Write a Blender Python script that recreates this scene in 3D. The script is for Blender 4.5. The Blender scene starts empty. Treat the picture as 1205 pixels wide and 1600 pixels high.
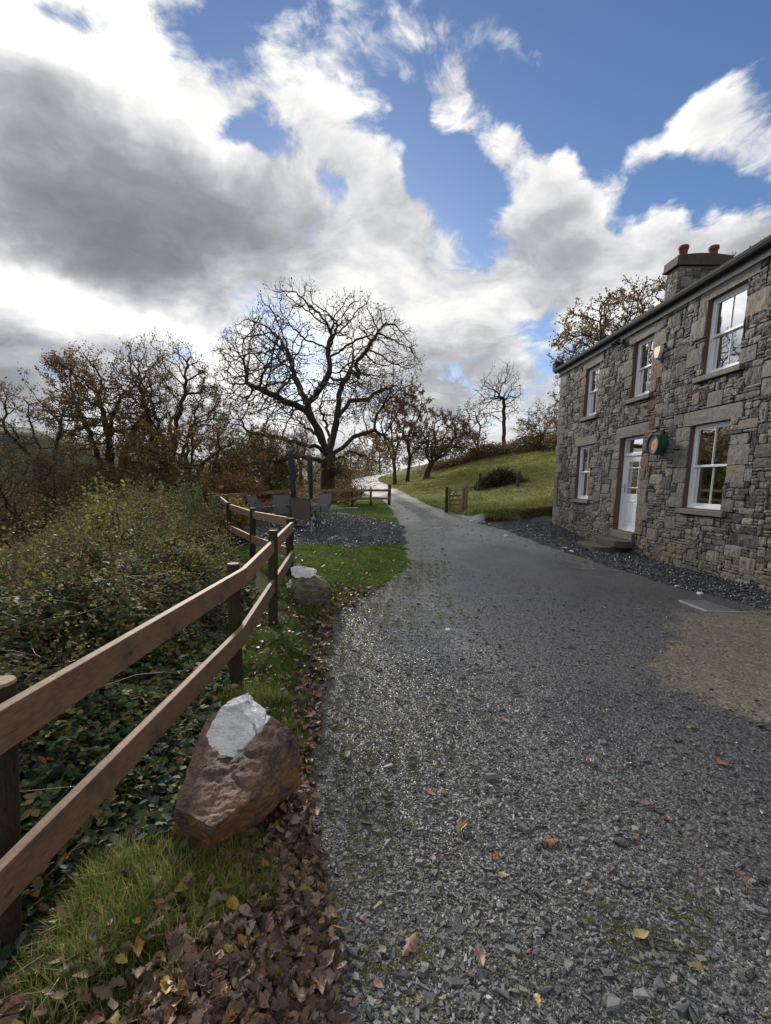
import bpy, bmesh, math, random
import numpy as np
from mathutils import Vector, Matrix, noise as mnoise
rng = np.random.default_rng(7)
random.seed(7)
scene = bpy.context.scene
COL = scene.collection
R = math.radians
# ------------------------------------------------------------------ camera
EYE = 1.55
PITCH = R(10)
FPX, PCX, PCY = 720.0, 602.5, 879.5          # focal length and optical centre in photo pixels
cam = bpy.data.objects.new("camera", bpy.data.cameras.new("camera"))
COL.objects.link(cam)
cam.location = (0, 0, EYE)
cam.rotation_euler = (R(90) - PITCH, 0, 0)
cam.data.sensor_fit = 'HORIZONTAL'
cam.data.sensor_width = 36
cam.data.lens = FPX / 1205 * 36
cam.data.shift_y = (PCY - 800) / 1205
cam.data.clip_start = 0.05
cam.data.clip_end = 3000
scene.camera = cam
scene.view_settings.view_transform = 'Standard'
scene.view_settings.look = 'None'
scene.view_settings.gamma = 1
scene.view_settings.exposure = 0.60
scene.cycles.max_bounces = 6
scene.cycles.transparent_max_bounces = 8
scene.cycles.caustics_reflective = False
scene.cycles.caustics_refractive = False
scene.cycles.sample_clamp_indirect = 4

def ray(px, py):                              # survey: direction through a photo pixel
    u = (px - PCX) / FPX; v = (PCY - py) / FPX
    return np.array([u, math.cos(PITCH) + v * math.sin(PITCH), -math.sin(PITCH) + v * math.cos(PITCH)])
def at(px, py, d):                            # survey: point at optical depth d
    r = ray(px, py); return np.array([0, 0, EYE]) + r * d

# ------------------------------------------------------------------ node helpers
def ND(nt, t, ins=None, **props):
    n = nt.nodes.new(t)
    for k, v in props.items(): setattr(n, k, v)
    for k, v in (ins or {}).items():
        s = n.inputs[k]
        if isinstance(v, bpy.types.NodeSocket): nt.links.new(v, s)
        else:
            try: s.default_value = v
            except Exception: s.default_value = (*v, 1) if len(v) == 3 else v
    return n
def MA(nt, op, a, b=None, c=None, clamp=False):
    ins = {0: a}
    if b is not None: ins[1] = b
    if c is not None: ins[2] = c
    return ND(nt, 'ShaderNodeMath', ins, operation=op, use_clamp=clamp).outputs[0]
def SS(nt, x, lo, hi, a=0.0, b=1.0):
    return ND(nt, 'ShaderNodeMapRange', {'Value': x, 'From Min': lo, 'From Max': hi, 'To Min': a, 'To Max': b},
              interpolation_type='SMOOTHSTEP', clamp=True).outputs[0]
def MX(nt, f, a, b, bt='MIX'):
    n = nt.nodes.new('ShaderNodeMix'); n.data_type = 'RGBA'; n.blend_type = bt
    for s, v in ((n.inputs[0], f), (n.inputs[6], a), (n.inputs[7], b)):
        if isinstance(v, bpy.types.NodeSocket): nt.links.new(v, s)
        elif isinstance(v, (int, float)): s.default_value = v if s == n.inputs[0] else (v, v, v, 1)
        else: s.default_value = (*v, 1) if len(v) == 3 else v
    return n.outputs[2]
def RAMP(nt, f, stops, interp='LINEAR'):
    n = nt.nodes.new('ShaderNodeValToRGB'); nt.links.new(f, n.inputs[0])
    cr = n.color_ramp; cr.interpolation = interp
    while len(cr.elements) < len(stops): cr.elements.new(0.5)
    for e, (p, c) in zip(cr.elements, stops):
        e.position = p; e.color = (*c, 1)
    return n.outputs[0]
def NOISE(nt, vec, scale, detail=3, rough=0.5, dist=0.0):
    ins = {'Scale': scale, 'Detail': detail, 'Roughness': rough, 'Distortion': dist}
    if vec is not None: ins['Vector'] = vec
    return ND(nt, 'ShaderNodeTexNoise', ins).outputs[0]
def newmat(name):
    m = bpy.data.materials.new(name); m.use_nodes = True
    nt = m.node_tree; nt.nodes.clear()
    out = nt.nodes.new('ShaderNodeOutputMaterial')
    return m, nt, out
def PRIN(nt, out, color, rough=0.8, spec=0.5, bump=None, bstr=0.5, bdist=0.01, metal=0.0, **extra):
    ins = {'Base Color': color, 'Roughness': rough, 'Metallic': metal, 'Specular IOR Level': spec}
    ins.update(extra)
    if bump is not None:
        ins['Normal'] = ND(nt, 'ShaderNodeBump', {'Height': bump, 'Strength': bstr, 'Distance': bdist}).outputs[0]
    p = ND(nt, 'ShaderNodeBsdfPrincipled', ins)
    if out is not None: nt.links.new(p.outputs[0], out.inputs[0])
    return p

# ------------------------------------------------------------------ world: blue sky with backlit autumn clouds
SUN_AZ, SUN_EL = R(-8), R(17)                 # azimuth from +y towards +x
w = bpy.data.worlds.new("World"); scene.world = w; w.use_nodes = True
nt = w.node_tree; nt.nodes.clear()
wout = nt.nodes.new('ShaderNodeOutputWorld')
skyt = ND(nt, 'ShaderNodeTexSky', sky_type='NISHITA', sun_disc=False)
skyt.sun_elevation = SUN_EL; skyt.sun_rotation = SUN_AZ
skyt.air_density = 1.0; skyt.dust_density = 0.3; skyt.ozone_density = 2.5
skyc = MX(nt, 1.0, skyt.outputs[0], (0.82, 0.92, 1.10), 'MULTIPLY')
skybg = ND(nt, 'ShaderNodeBackground', {'Color': skyc, 'Strength': 0.072})
tc = ND(nt, 'ShaderNodeTexCoord').outputs['Generated']
dirn = ND(nt, 'ShaderNodeVectorMath', {0: tc}, operation='NORMALIZE').outputs[0]
sx = ND(nt, 'ShaderNodeSeparateXYZ', {0: dirn})
az = MA(nt, 'ARCTAN2', sx.outputs[0], sx.outputs[1]); el = MA(nt, 'ARCSINE', sx.outputs[2])
# coordinates on a cloud deck for noise: compresses towards the horizon
den = MA(nt, 'ADD', MA(nt, 'MAXIMUM', sx.outputs[2], 0.0), 0.50)
dk = ND(nt, 'ShaderNodeCombineXYZ', {0: MA(nt, 'DIVIDE', sx.outputs[0], den), 1: MA(nt, 'DIVIDE', sx.outputs[1], den), 2: MA(nt, 'MULTIPLY', sx.outputs[2], 1.6)}).outputs[0]
warp = ND(nt, 'ShaderNodeTexNoise', {'Vector': dk, 'Scale': 2.6, 'Detail': 4.0}).outputs[1]
dkw = ND(nt, 'ShaderNodeVectorMath', {0: dk, 1: ND(nt, 'ShaderNodeVectorMath', {0: warp, 'Scale': 0.26}, operation='SCALE').outputs[0]}, operation='ADD').outputs[0]
n_big = NOISE(nt, dkw, 3.4, 12, 0.60)
dks = ND(nt, 'ShaderNodeMapping', {'Vector': dkw, 'Rotation': (0, 0, .6), 'Scale': (1.35, .9, 1)}).outputs[0]
n_fine = NOISE(nt, dks, 9.0, 10, 0.64, .15)
n_shade = NOISE(nt, dkw, 2.6, 8, 0.5)
off_ = ND(nt, 'ShaderNodeVectorMath', {0: dkw, 1: (0.0, -0.05, -0.07)}, operation='ADD').outputs[0]
n_off = NOISE(nt, off_, 3.4, 12, 0.60)
relief = MA(nt, 'SUBTRACT', n_big, n_off)            # billows: the side towards the sun is brighter
# small warp of the blob coordinates so that their outlines are ragged
wv = ND(nt, 'ShaderNodeTexNoise', {'Vector': dirn, 'Scale': 4.0, 'Detail': 5.0}).outputs[1]
ws = ND(nt, 'ShaderNodeSeparateXYZ', {0: wv})
azw = MA(nt, 'ADD', az, MA(nt, 'MULTIPLY', MA(nt, 'SUBTRACT', ws.outputs[0], 0.5), 0.28))
elw = MA(nt, 'ADD', el, MA(nt, 'MULTIPLY', MA(nt, 'SUBTRACT', ws.outputs[1], 0.5), 0.28))
AE = ND(nt, 'ShaderNodeCombineXYZ', {0: azw, 1: elw, 2: 1.0}).outputs[0]
def azel(px, py):
    d = ray(px, py); d = d / np.linalg.norm(d)
    return np.array([math.atan2(d[0], d[1]), math.asin(d[2])])
def blob(cx, cy, rx, ry, ang, amp):
    c = azel(cx, cy); a = R(ang)
    e1 = azel(cx + 5 * math.cos(a), cy + 5 * math.sin(a)) - c
    e2 = azel(cx - 5 * math.sin(a), cy + 5 * math.cos(a)) - c
    J = np.column_stack([e1 * rx / 5, e2 * ry / 5]); I = np.linalg.inv(J)
    qs = []
    for k in range(2):
        row = (I[k, 0], I[k, 1], -(I[k] @ c))
        q = ND(nt, 'ShaderNodeVectorMath', {0: AE, 1: row}, operation='DOT_PRODUCT').outputs['Value']
        qs.append(q)
    s = MA(nt, 'MULTIPLY_ADD', qs[0], qs[0], MA(nt, 'MULTIPLY', qs[1], qs[1]))
    e = MA(nt, 'EXPONENT', MA(nt, 'MULTIPLY', s, -1.0))
    return MA(nt, 'MULTIPLY', e, amp)
def total(base, bl):
    t = base
    for b in bl:
        v = blob(*b); t = MA(nt, 'ADD', t, v)
    return t
COVER = [(1010, 60, 300, 120, 10, -1.5), (1000, 170, 120, 120, 0, -0.9), (730, 300, 55, 130, -25, -0.95), (420, 190, 80, 60, 20, -1.15),
         (650, 200, 110, 50, 30, -0.85), (1090, 300, 110, 40, -5, -0.9), (130, 105, 60, 60, 0, -0.62), (560, 40, 330, 90, 0, -0.62),
         (350, 60, 80, 60, 0, -0.3), (520, 290, 22, 50, 0, -0.6), (800, 150, 90, 60, 0, -0.5), (880, 170, 90, 60, 0, -0.4), (480, 545, 60, 70, 0, -0.75), (870, 520, 60, 60, 0, -0.5),
         (1125, 190, 42, 100, 25, 0.62), (560, 75, 130, 45, -20, 0.12), (800, 70, 60, 45, 10, 0.7), (690, 160, 70, 30, 20, 0.4), (450, 110, 90, 45, 10, 0.35),
         (880, 300, 110, 95, 0, 0.75), (620, 300, 65, 90, 10, 0.55), (200, 20, 140, 60, 0, 0.5), (1150, 400, 150, 80, 0, 0.4), (100, 300, 260, 200, 20, 0.4)]
cover = total(0.62, COVER)
cov = MA(nt, 'ADD', cover, MA(nt, 'MULTIPLY', MA(nt, 'SUBTRACT', n_big, 0.5), 2.3))
cov = MA(nt, 'ADD', cov, MA(nt, 'MULTIPLY', MA(nt, 'SUBTRACT', n_fine, 0.5), 1.35))
mask = SS(nt, cov, 0.02, 0.50)
BRIGHT = [(170, 320, 240, 85, 28, -0.31), (420, 410, 150, 65, 28, -0.36), (10, 230, 70, 110, 40, -0.18), (0, 560, 170, 70, 5, -0.36), (700, 590, 190, 70, 0, -0.24),
          (950, 430, 130, 60, 0, -0.12), (1130, 470, 120, 90, 0, -0.10), (330, 500, 60, 30, 0, -0.1),
          (200, 110, 170, 100, 35, 0.48), (60, 400, 130, 28, 12, 0.42), (220, 490, 190, 34, 12, 0.62), (440, 560, 110, 60, 0, 0.55), (560, 520, 70, 90, 0, 0.4),
          (610, 280, 60, 80, 10, 0.20), (680, 420, 90, 90, 0, 0.10), (860, 280, 90, 60, 0, 0.2), (600, 60, 200, 60, 0, 0.16), (380, 230, 40, 90, -10, 0.3), (800, 60, 60, 60, 0, 0.1)]
br = total(0.60, BRIGHT)
br = MA(nt, 'ADD', br, MA(nt, 'MULTIPLY', MA(nt, 'SUBTRACT', n_shade, 0.5), 0.75))
br = MA(nt, 'ADD', br, MA(nt, 'MULTIPLY', MA(nt, 'SUBTRACT', n_fine, 0.5), 0.60))
edge = SS(nt, cov, 0.35, 1.3, 0.16, -0.07)      # thin cloud edges glow, thick bodies are grey
br = MA(nt, 'ADD', br, edge)
br = MA(nt, 'ADD', br, MA(nt, 'MULTIPLY', relief, 1.5))
ccol = RAMP(nt, br, [(0.0, (0.20, 0.206, 0.225)), (0.30, (0.28, 0.288, 0.31)), (0.55, (0.44, 0.45, 0.475)), (0.78, (0.72, 0.72, 0.73)), (1.0, (1.0, 0.985, 0.95))])
cbg = ND(nt, 'ShaderNodeBackground', {'Color': ccol, 'Strength': 0.75})
ms = ND(nt, 'ShaderNodeMixShader', {0: mask, 1: skybg.outputs[0], 2: cbg.outputs[0]})
nt.links.new(ms.outputs[0], wout.inputs[0])

sun = bpy.data.objects.new("sun", bpy.data.lights.new("sun", 'SUN')); COL.objects.link(sun)
sun.data.energy = 3.1; sun.data.angle = R(8); sun.data.color = (1.0, 0.93, 0.84)
sd = Vector((math.sin(SUN_AZ - R(14)) * math.cos(SUN_EL), math.cos(SUN_AZ - R(14)) * math.cos(SUN_EL), math.sin(SUN_EL + R(6))))
sun.rotation_euler = sd.to_track_quat('Z', 'Y').to_euler()
sun.location = sd * 60

# ------------------------------------------------------------------ object helpers
ORG = {}
def reg(o, org): ORG[o.name] = np.array(org, float)
def meta(o, label=None, cat=None, group=None, kind=None):
    if label: o['label'] = label
    if cat: o['category'] = cat
    if group: o['group'] = group
    if kind: o['kind'] = kind
    return o
def thing(name, loc, label, cat, group=None):
    o = bpy.data.objects.new(name, None); COL.objects.link(o); o.location = tuple(loc); o.empty_display_size = 0.2
    reg(o, loc); return meta(o, label, cat, group)
def mk(name, V, F, mat, parent=None, smooth=False, org=None, bevel=0, attrs=None, midx=None):
    """one mesh object; V world coordinates, F a list of (n,k) index arrays"""
    V = np.asarray(V, np.float32)
    if not isinstance(F, list): F = [F]
    F = [np.asarray(f, np.int32) for f in F if len(f)]
    base = ORG[parent.name] if parent is not None else (np.array(org, float) if org is not None else np.zeros(3))
    me = bpy.data.meshes.new(name)
    me.vertices.add(len(V)); me.vertices.foreach_set('co', (V - base).astype(np.float32).ravel())
    nl = sum(f.size for f in F); npoly = sum(len(f) for f in F)
    me.loops.add(nl); me.polygons.add(npoly)
    me.loops.foreach_set('vertex_index', np.concatenate([f.ravel() for f in F]))
    ls = []; o0 = 0
    for f in F:
        ls.append(o0 + np.arange(len(f)) * f.shape[1]); o0 += f.size
    me.polygons.foreach_set('loop_start', np.concatenate(ls).astype(np.int32))
    mats = mat if isinstance(mat, list) else [mat]
    for m in mats: me.materials.append(m)
    if midx is not None: me.polygons.foreach_set('material_index', np.asarray(midx, np.int32))
    me.polygons.foreach_set('use_smooth', np.full(npoly, smooth))
    me.update(calc_edges=True)
    for k, a in (attrs or {}).items():
        at_ = me.attributes.new(k, 'FLOAT', 'POINT'); at_.data.foreach_set('value', np.asarray(a, np.float32))
    o = bpy.data.objects.new(name, me); COL.objects.link(o)
    if parent is not None: o.parent = parent; reg(o, base)
    else: o.location = tuple(base); reg(o, base)
    if bevel:
        b = o.modifiers.new('bevel', 'BEVEL'); b.width = bevel; b.segments = 2; b.limit_method = 'ANGLE'
    return o
class MB:
    def __init__(s): s.V = []; s.F = {}; s.n = 0
    def add(s, V, faces):
        V = np.asarray(V, float)
        for f in faces: s.F.setdefault(len(f), []).append([i + s.n for i in f])
        s.V.append(V); s.n += len(V); return s
    def box(s, c, ax, ay, az_, sx_, sy_, sz_):
        c = np.array(c, float); ax, ay, az_ = (np.array(a, float) for a in (ax, ay, az_))
        P = [c + ax * sx_ / 2 * i + ay * sy_ / 2 * j + az_ * sz_ / 2 * k for k in (-1, 1) for j in (-1, 1) for i in (-1, 1)]
        return s.add(P, [(0, 2, 3, 1), (4, 5, 7, 6), (0, 1, 5, 4), (2, 6, 7, 3), (0, 4, 6, 2), (1, 3, 7, 5)])
    def beam(s, a, b, up, wdt, hgt):
        a = np.array(a, float); b = np.array(b, float); d = b - a; L = np.linalg.norm(d); d /= L
        up = np.array(up, float); up = up - d * (up @ d); up /= np.linalg.norm(up); side = np.cross(d, up)
        return s.box((a + b) / 2, d, side, up, L, wdt, hgt)
    def tube(s, pts, r, n=8, cap=True):
        pts = [np.array(p, float) for p in pts]; m = len(pts)
        rr = r if hasattr(r, '__len__') else [r] * m
        rings = []; ref = np.array([0.13, 0.31, 0.94])
        u = None
        for i, p in enumerate(pts):
            t = pts[min(i + 1, m - 1)] - pts[max(i - 1, 0)]; t /= np.linalg.norm(t) + 1e-9
            if u is None:
                u = np.cross(t, ref); 
                if np.linalg.norm(u) < 0.2: u = np.cross(t, [1, 0, 0])
            u = u - t * (u @ t); u /= np.linalg.norm(u); v = np.cross(t, u)
            a = np.arange(n) * 2 * math.pi / n
            rings.append(p + rr[i] * (np.cos(a)[:, None] * u + np.sin(a)[:, None] * v))
        faces = [(i * n + k, i * n + (k + 1) % n, (i + 1) * n + (k + 1) % n, (i + 1) * n + k) for i in range(m - 1) for k in range(n)]
        if cap: faces += [tuple(range(n))[::-1], tuple((m - 1) * n + k for k in range(n))]
        return s.add(np.concatenate(rings), faces)
    def lathe(s, c, axis, prof, n=24):
        axis = np.array(axis, float); axis /= np.linalg.norm(axis)
        u = np.cross(axis, [0.1, 0.9, 0.2]); u /= np.linalg.norm(u); v = np.cross(axis, u)
        a = np.arange(n) * 2 * math.pi / n
        rings = [np.array(c) + axis * h + r_ * (np.cos(a)[:, None] * u + np.sin(a)[:, None] * v) for r_, h in prof]
        m = len(prof)
        faces = [(i * n + k, i * n + (k + 1) % n, (i + 1) * n + (k + 1) % n, (i + 1) * n + k) for i in range(m - 1) for k in range(n)]
        faces += [tuple(range(n))[::-1], tuple((m - 1) * n + k for k in range(n))]
        return s.add(np.concatenate(rings), faces)
    def obj(s, name, mat, parent=None, **kw):
        return mk(name, np.concatenate(s.V), [np.array(f) for f in s.F.values()], mat, parent, **kw)
def multi(name, parts, parent):                # several MBs as one mesh, one material each
    V = []; F = []; mi = []; off = 0
    for k, (mb, _) in enumerate(parts):
        V += mb.V
        for f in mb.F.values(): a = np.array(f) + off; F.append(a); mi += [k] * len(a)
        off += mb.n
    return mk(name, np.concatenate(V), F, [m for _, m in parts], parent, midx=mi)
def sstep(x, a, b):
    t = np.clip((x - a) / (b - a), 0, 1); return t * t * (3 - 2 * t)
def vnoise(P, sc, oct=3, seed=0.0):
    out = np.empty(len(P))
    for i, p in enumerate(P):
        out[i] = mnoise.fractal(Vector((p[0] * sc + seed, p[1] * sc + seed * .7, (p[2] if len(p) > 2 else 0) * sc)), 1.0, 2.0, oct)
    return out
def cnoise(x, y, f, seed=0):                  # cheap smooth pseudo noise, vectorised, about -1..1
    r_ = np.random.default_rng(seed); t = np.zeros_like(np.asarray(x, float))
    for _ in range(7):
        a = r_.uniform(0, 2 * math.pi); k = f * r_.uniform(0.6, 1.7); ph = r_.uniform(0, 6.28)
        t = t + np.sin(k * (x * math.cos(a) + y * math.sin(a)) + ph)
    return t / 3.2

# ------------------------------------------------------------------ terrain height
CP = np.array([(0, 0, 0), (0, -3, 0), (3, 2, -.04), (6, 5, -.13), (6.2, 7, -.15), (6.1, 10, -.16), (6, 13, -.13), (5.9, 16, .12), (0, 5, 0), (2, 8, -.04), (3, 11, -.04), (2, 14, .02),
  (-.6, 1.5, .0), (-1.15, 1.2, .0), (-1.1, 3.2, -.02), (-1.15, 4.3, .1), (-1.3, 6.1, .24), (-.3, 6.5, .08), (0, 9, .08), (-2.3, 7.8, .25), (-3.2, 9.6, .2), (-1, 11, .1), (-2.5, 13.5, .08), (-2, 18, .12),
  (-4.5, 12.5, .15), (-5, 17, .15), (-3, 3, -.45), (-4, 6, -.5), (-6, 9, -1.0), (-8, 14, -1.3), (-8, 5, -1.8), (-15, 10, -3.6), (-15, 25, -3.6), (-30, 20, -8), (-30, 40, -8), (-60, 50, -17), (-100, 100, -24), (-30, 80, -6),
  (-8, 30, -.8), (-12, 45, -1.5), (-4, 25, .1), (-3.8, 30, .17), (.2, 25, .28), (1.3, 25, .26), (-1, 34, .4), (.6, 34, .4), (-.6, 45, .68), (-2, 50, .85), (-3, 60, 1.5), (-1.5, 72, 2.35), (-.5, 82, 2.75), (0, 120, 3.2), (-20, 70, 0), (-20, 110, 1.5),
  (6.1, 30, .90), (8, 28, 1.02), (18.6, 50, 5.4), (12, 55, 4.4), (6, 60, 3.0), (3, 34, .65), (3, 28, .42), (2.9, 21, .08), (4, 20, .15), (8, 19, .55), (10, 24, 1.1), (25, 40, 6), (30, 60, 9), (12, 80, 5), (40, 20, 5), (20, 10, 1), (12, 12, .1), (20, 0, 0),
  (40, -20, 0), (0, -20, 0), (100, 100, 20), (0, 220, 5), (100, 0, 6), (-40, -10, -9), (-10, -5, -2.2), (-3, -2, -.4), (-4, 1, -.8), (-1.35, 1.15, -.16), (-1.8, 1.6, -.32), (-1.5, .4, -.3), (-250, 250, -20), (250, 250, 25), (-250, -100, -25), (250, -100, 5), (0, 400, 8), (0, -150, 0)], float)
def _k(r2): return np.sqrt(r2 + 0.6)
_A = _k(((CP[:, None, :2] - CP[None, :, :2]) ** 2).sum(2))
_n = len(CP)
_S = np.zeros((_n + 1, _n + 1)); _S[:_n, :_n] = _A; _S[_n, :_n] = 1; _S[:_n, _n] = 1
_W = np.linalg.solve(_S, np.append(CP[:, 2], 0))
def gz(x, y):
    x = np.asarray(x, float); y = np.asarray(y, float); z = np.full(x.shape, _W[_n])
    for (cx_, cy_, _), wt in zip(CP, _W[:_n]):
        z = z + wt * _k((x - cx_) ** 2 + (y - cy_) ** 2)
    z = z + 0.34 * sstep(y - .25 * np.sin(x * 1.9), 16.9, 17.35) * sstep(x, 3.1, 4.0) * (1 - sstep(y, 19, 24)) * (1 - sstep(x, 10, 14))
    d2 = np.hypot(x, y)
    z = z + 0.012 * cnoise(x, y, 3.0, 3) * sstep(d2, 0, 2) + 0.05 * cnoise(x, y, 1.1, 5) * sstep(d2, 12, 30) + 0.4 * cnoise(x, y, .11, 6) * sstep(d2, 60, 120)
    return z
def G(px, py):                                # survey: ground point under a photo pixel
    r = ray(px, py); t = np.geomspace(0.5, 160, 900)
    h = EYE + r[2] * t - gz(r[0] * t, r[1] * t)
    i = int(np.argmax(h < 0)) or 899
    a, b = t[i - 1], t[i]; ha, hb = h[i - 1], h[i]
    tt = a + (b - a) * ha / (ha - hb) if ha > 0 > hb else a
    return (float(r[0] * tt), float(r[1] * tt))
def poly_sd(x, y, P):
    P = np.asarray(P, float); best = np.full(x.shape, 1e9); ins = np.zeros(x.shape, bool)
    for i in range(len(P)):
        a = P[i]; b = P[(i + 1) % len(P)]; e = b - a
        t = np.clip(((x - a[0]) * e[0] + (y - a[1]) * e[1]) / (e @ e + 1e-12), 0, 1)
        best = np.minimum(best, np.hypot(x - a[0] - t * e[0], y - a[1] - t * e[1]))
        c = ((a[1] > y) != (b[1] > y)) & (x < (b[0] - a[0]) * (y - a[1]) / (b[1] - a[1] + 1e-12) + a[0]); ins ^= c
    return np.where(ins, best, -best)
def W2(s, o):                                 # facade frame: s along, o outward from the wall
    return FD * s + FN * (FL - o)
FTH = math.atan((585 - PCX) / FPX * math.cos(PITCH)); FD = np.array([math.sin(FTH), math.cos(FTH)]); FN = np.array([math.cos(FTH), -math.sin(FTH)]); FL = 6.2
EDGE_L = [G(*p) for p in [(508, 1590), (492, 1400), (468, 1230), (488, 1100), (505, 1000), (518, 962), (600, 915), (638, 885), (634, 850)]]
DRV = [(0.0, -6)] + [(-0.13, 0.3)] + EDGE_L + [(0.5, 14.0), (0.5, 22), (3.1, 22), (3.4, 18.2), (4.2, 16.6), tuple(W2(16.0, .0)), tuple(W2(8, -.2)), tuple(W2(2, -.2)), (7, -6)]
RC = np.array([(16, 1.9, 1.6), (21, 1.8, 1.4), (25, 1.25, 1.1), (34, .65, 1.15), (45, -.6, 1.3), (55, -2.3, 1.6), (62, -2.9, 1.9), (70, -2.3, 2.4), (80, -.6, 2.6), (95, 3, 2.6), (130, 8, 2.6)])
def road_c(y): return np.interp(y, RC[:, 0], RC[:, 1])
def sd_drive(x, y):
    far = np.interp(y, RC[:, 0], RC[:, 2]) - np.abs(x - road_c(y)); far = np.where((y < 19) | (y > 120), -1e3, far)
    return np.maximum(poly_sd(x, y, DRV), far)
STRIP = [G(*p) for p in [(742, 813), (800, 832), (870, 858), (950, 884), (1050, 915), (1204, 952)]] + [tuple(W2(4.5, .75)), tuple(W2(2, .75)), tuple(W2(2, -.2)), tuple(W2(16.05, -.2)), (5.6, 16.9), (4.6, 16.95), (3.9, 16.9)]
PATIO = [G(445, 853), G(634, 849), G(630, 822), G(600, 812), G(530, 801), (-3.3, 20.0), (-4.7, 17), (-4.2, 12.6), (-3.1, 10.2), (-2.5, 10.0)]
TAN = [G(*p) for p in [(1062, 958), (1110, 952), (1204, 955)]] + [(6.2, 3), (5.4, 2.2)] + [G(*p) for p in [(1204, 1122), (1110, 1098), (1050, 1072), (1022, 1045), (1058, 1010), (1052, 975)]]
FINE = [G(*p) for p in [(690, 930), (770, 1010), (850, 1100), (930, 1260), (1204, 1500)]] + [(5, 1)] + [G(*p) for p in [(1204, 950), (1040, 900), (900, 880), (790, 850), (700, 860)]]

# ------------------------------------------------------------------ ground material
gm, nt, out = newmat('ground')
P = ND(nt, 'ShaderNodeNewGeometry').outputs['Position']
def ATT(nm): return ND(nt, 'ShaderNodeAttribute', attribute_name=nm).outputs['Fac']
n1 = NOISE(nt, P, 2.2, 4, .6); n2 = NOISE(nt, P, 14, 4, .65); n3 = NOISE(nt, P, .35, 4, .55); n4 = NOISE(nt, P, 70, 3, .6)
jag = MA(nt, 'ADD', MA(nt, 'MULTIPLY', MA(nt, 'SUBTRACT', n1, .5), .35), MA(nt, 'MULTIPLY', MA(nt, 'SUBTRACT', n2, .5), .3))
def mask_of(nm, wdt, j=1.0): return SS(nt, MA(nt, 'ADD', ATT(nm), MA(nt, 'MULTIPLY', jag, j)), -wdt, wdt)
m_d = mask_of('drv', .04); m_s = mask_of('slt', .05, .8); m_p = mask_of('pat', .05, .6); m_t = mask_of('tan', .09, 2.2); m_f = mask_of('fin', .35, 1.5)
v1 = ND(nt, 'ShaderNodeTexVoronoi', {'Vector': P, 'Scale': 62.0, 'Randomness': 1.0}); v2 = ND(nt, 'ShaderNodeTexVoronoi', {'Vector': P, 'Scale': 27.0})
vs = ND(nt, 'ShaderNodeSeparateColor', {0: v1.outputs['Color']}).outputs[0]; vs2 = ND(nt, 'ShaderNodeSeparateColor', {0: v2.outputs['Color']}).outputs[1]
vmix = MA(nt, 'ADD', MA(nt, 'MULTIPLY', vs, .6), MA(nt, 'MULTIPLY', vs2, .4))
gcol = RAMP(nt, vmix, [(0, (.030, .031, .033)), (.4, (.080, .083, .088)), (.7, (.14, .143, .15)), (1, (.26, .26, .26))])
fcol = RAMP(nt, vmix, [(0, (.022, .023, .026)), (.6, (.060, .062, .068)), (1, (.13, .13, .135))])
gcol = MX(nt, m_f, gcol, fcol)
mossm = MA(nt, 'MULTIPLY', SS(nt, n1, .52, .66), SS(nt, n2, .45, .6))
gcol = MX(nt, MA(nt, 'MULTIPLY', mossm, MA(nt, 'SUBTRACT', .75, MA(nt, 'MULTIPLY', m_f, .6))), gcol, (.05, .055, .025))
mid = ATT('mid')
gcol = MX(nt, MA(nt, 'MULTIPLY', MA(nt, 'MULTIPLY', SS(nt, ATT('drv'), 1.3, .1), SS(nt, n2, .42, .62)), MA(nt, 'SUBTRACT', .7, MA(nt, 'MULTIPLY', m_f, .7))), gcol, (.085, .09, .045))
gcol = MX(nt, MA(nt, 'MULTIPLY', mid, SS(nt, n2, .3, .55)), gcol, (.055, .06, .03))
gcol = MX(nt, ATT('trk'), gcol, MX(nt, .75, gcol, (.30, .30, .30)))
scol = RAMP(nt, vmix, [(0, (.010, .011, .014)), (.6, (.034, .037, .046)), (1, (.10, .105, .118))])
pcol = RAMP(nt, vmix, [(0, (.016, .018, .023)), (.5, (.055, .06, .075)), (1, (.16, .17, .19))])
tcol = MX(nt, SS(nt, n2, .35, .65), MX(nt, n1, (.095, .080, .062), (.17, .148, .115)), MX(nt, vs, (.05, .044, .037), (.27, .24, .195)))
grass = MX(nt, SS(nt, n1, .35, .65), (.065, .105, .024), (.12, .15, .042))
grass = MX(nt, SS(nt, n3, .42, .62), grass, (.15, .15, .055))
grass = MX(nt, SS(nt, n2, .55, .75), grass, (.055, .045, .028))
soil = MX(nt, n2, (.020, .016, .011), (.055, .042, .028))
wood_f = ATT('soil')
basec = MX(nt, MA(nt, 'MAXIMUM', wood_f, MA(nt, 'MULTIPLY', ATT('near'), SS(nt, n2, .22, .34))), grass, MX(nt, SS(nt, n4, .4, .6), soil, (.06, .07, .025)))
c = MX(nt, m_d, basec, gcol); c = MX(nt, m_s, c, scol); c = MX(nt, m_p, c, pcol); c = MX(nt, m_t, c, tcol)
stone = MA(nt, 'MAXIMUM', MA(nt, 'MAXIMUM', m_d, m_s), m_p)
ston2 = MA(nt, 'MULTIPLY', stone, MA(nt, 'SUBTRACT', 1.0, m_t))
hgt = MA(nt, 'ADD', MA(nt, 'MULTIPLY', MA(nt, 'SUBTRACT', 1.0, v1.outputs['Distance']), .7), MA(nt, 'MULTIPLY', MA(nt, 'SUBTRACT', 1.0, v2.outputs['Distance']), .8))
hgt = MA(nt, 'MULTIPLY', hgt, MA(nt, 'ADD', MA(nt, 'MULTIPLY', ston2, .8), .2))
hgt = MA(nt, 'ADD', hgt, MA(nt, 'MULTIPLY', n4, .5))
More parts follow.
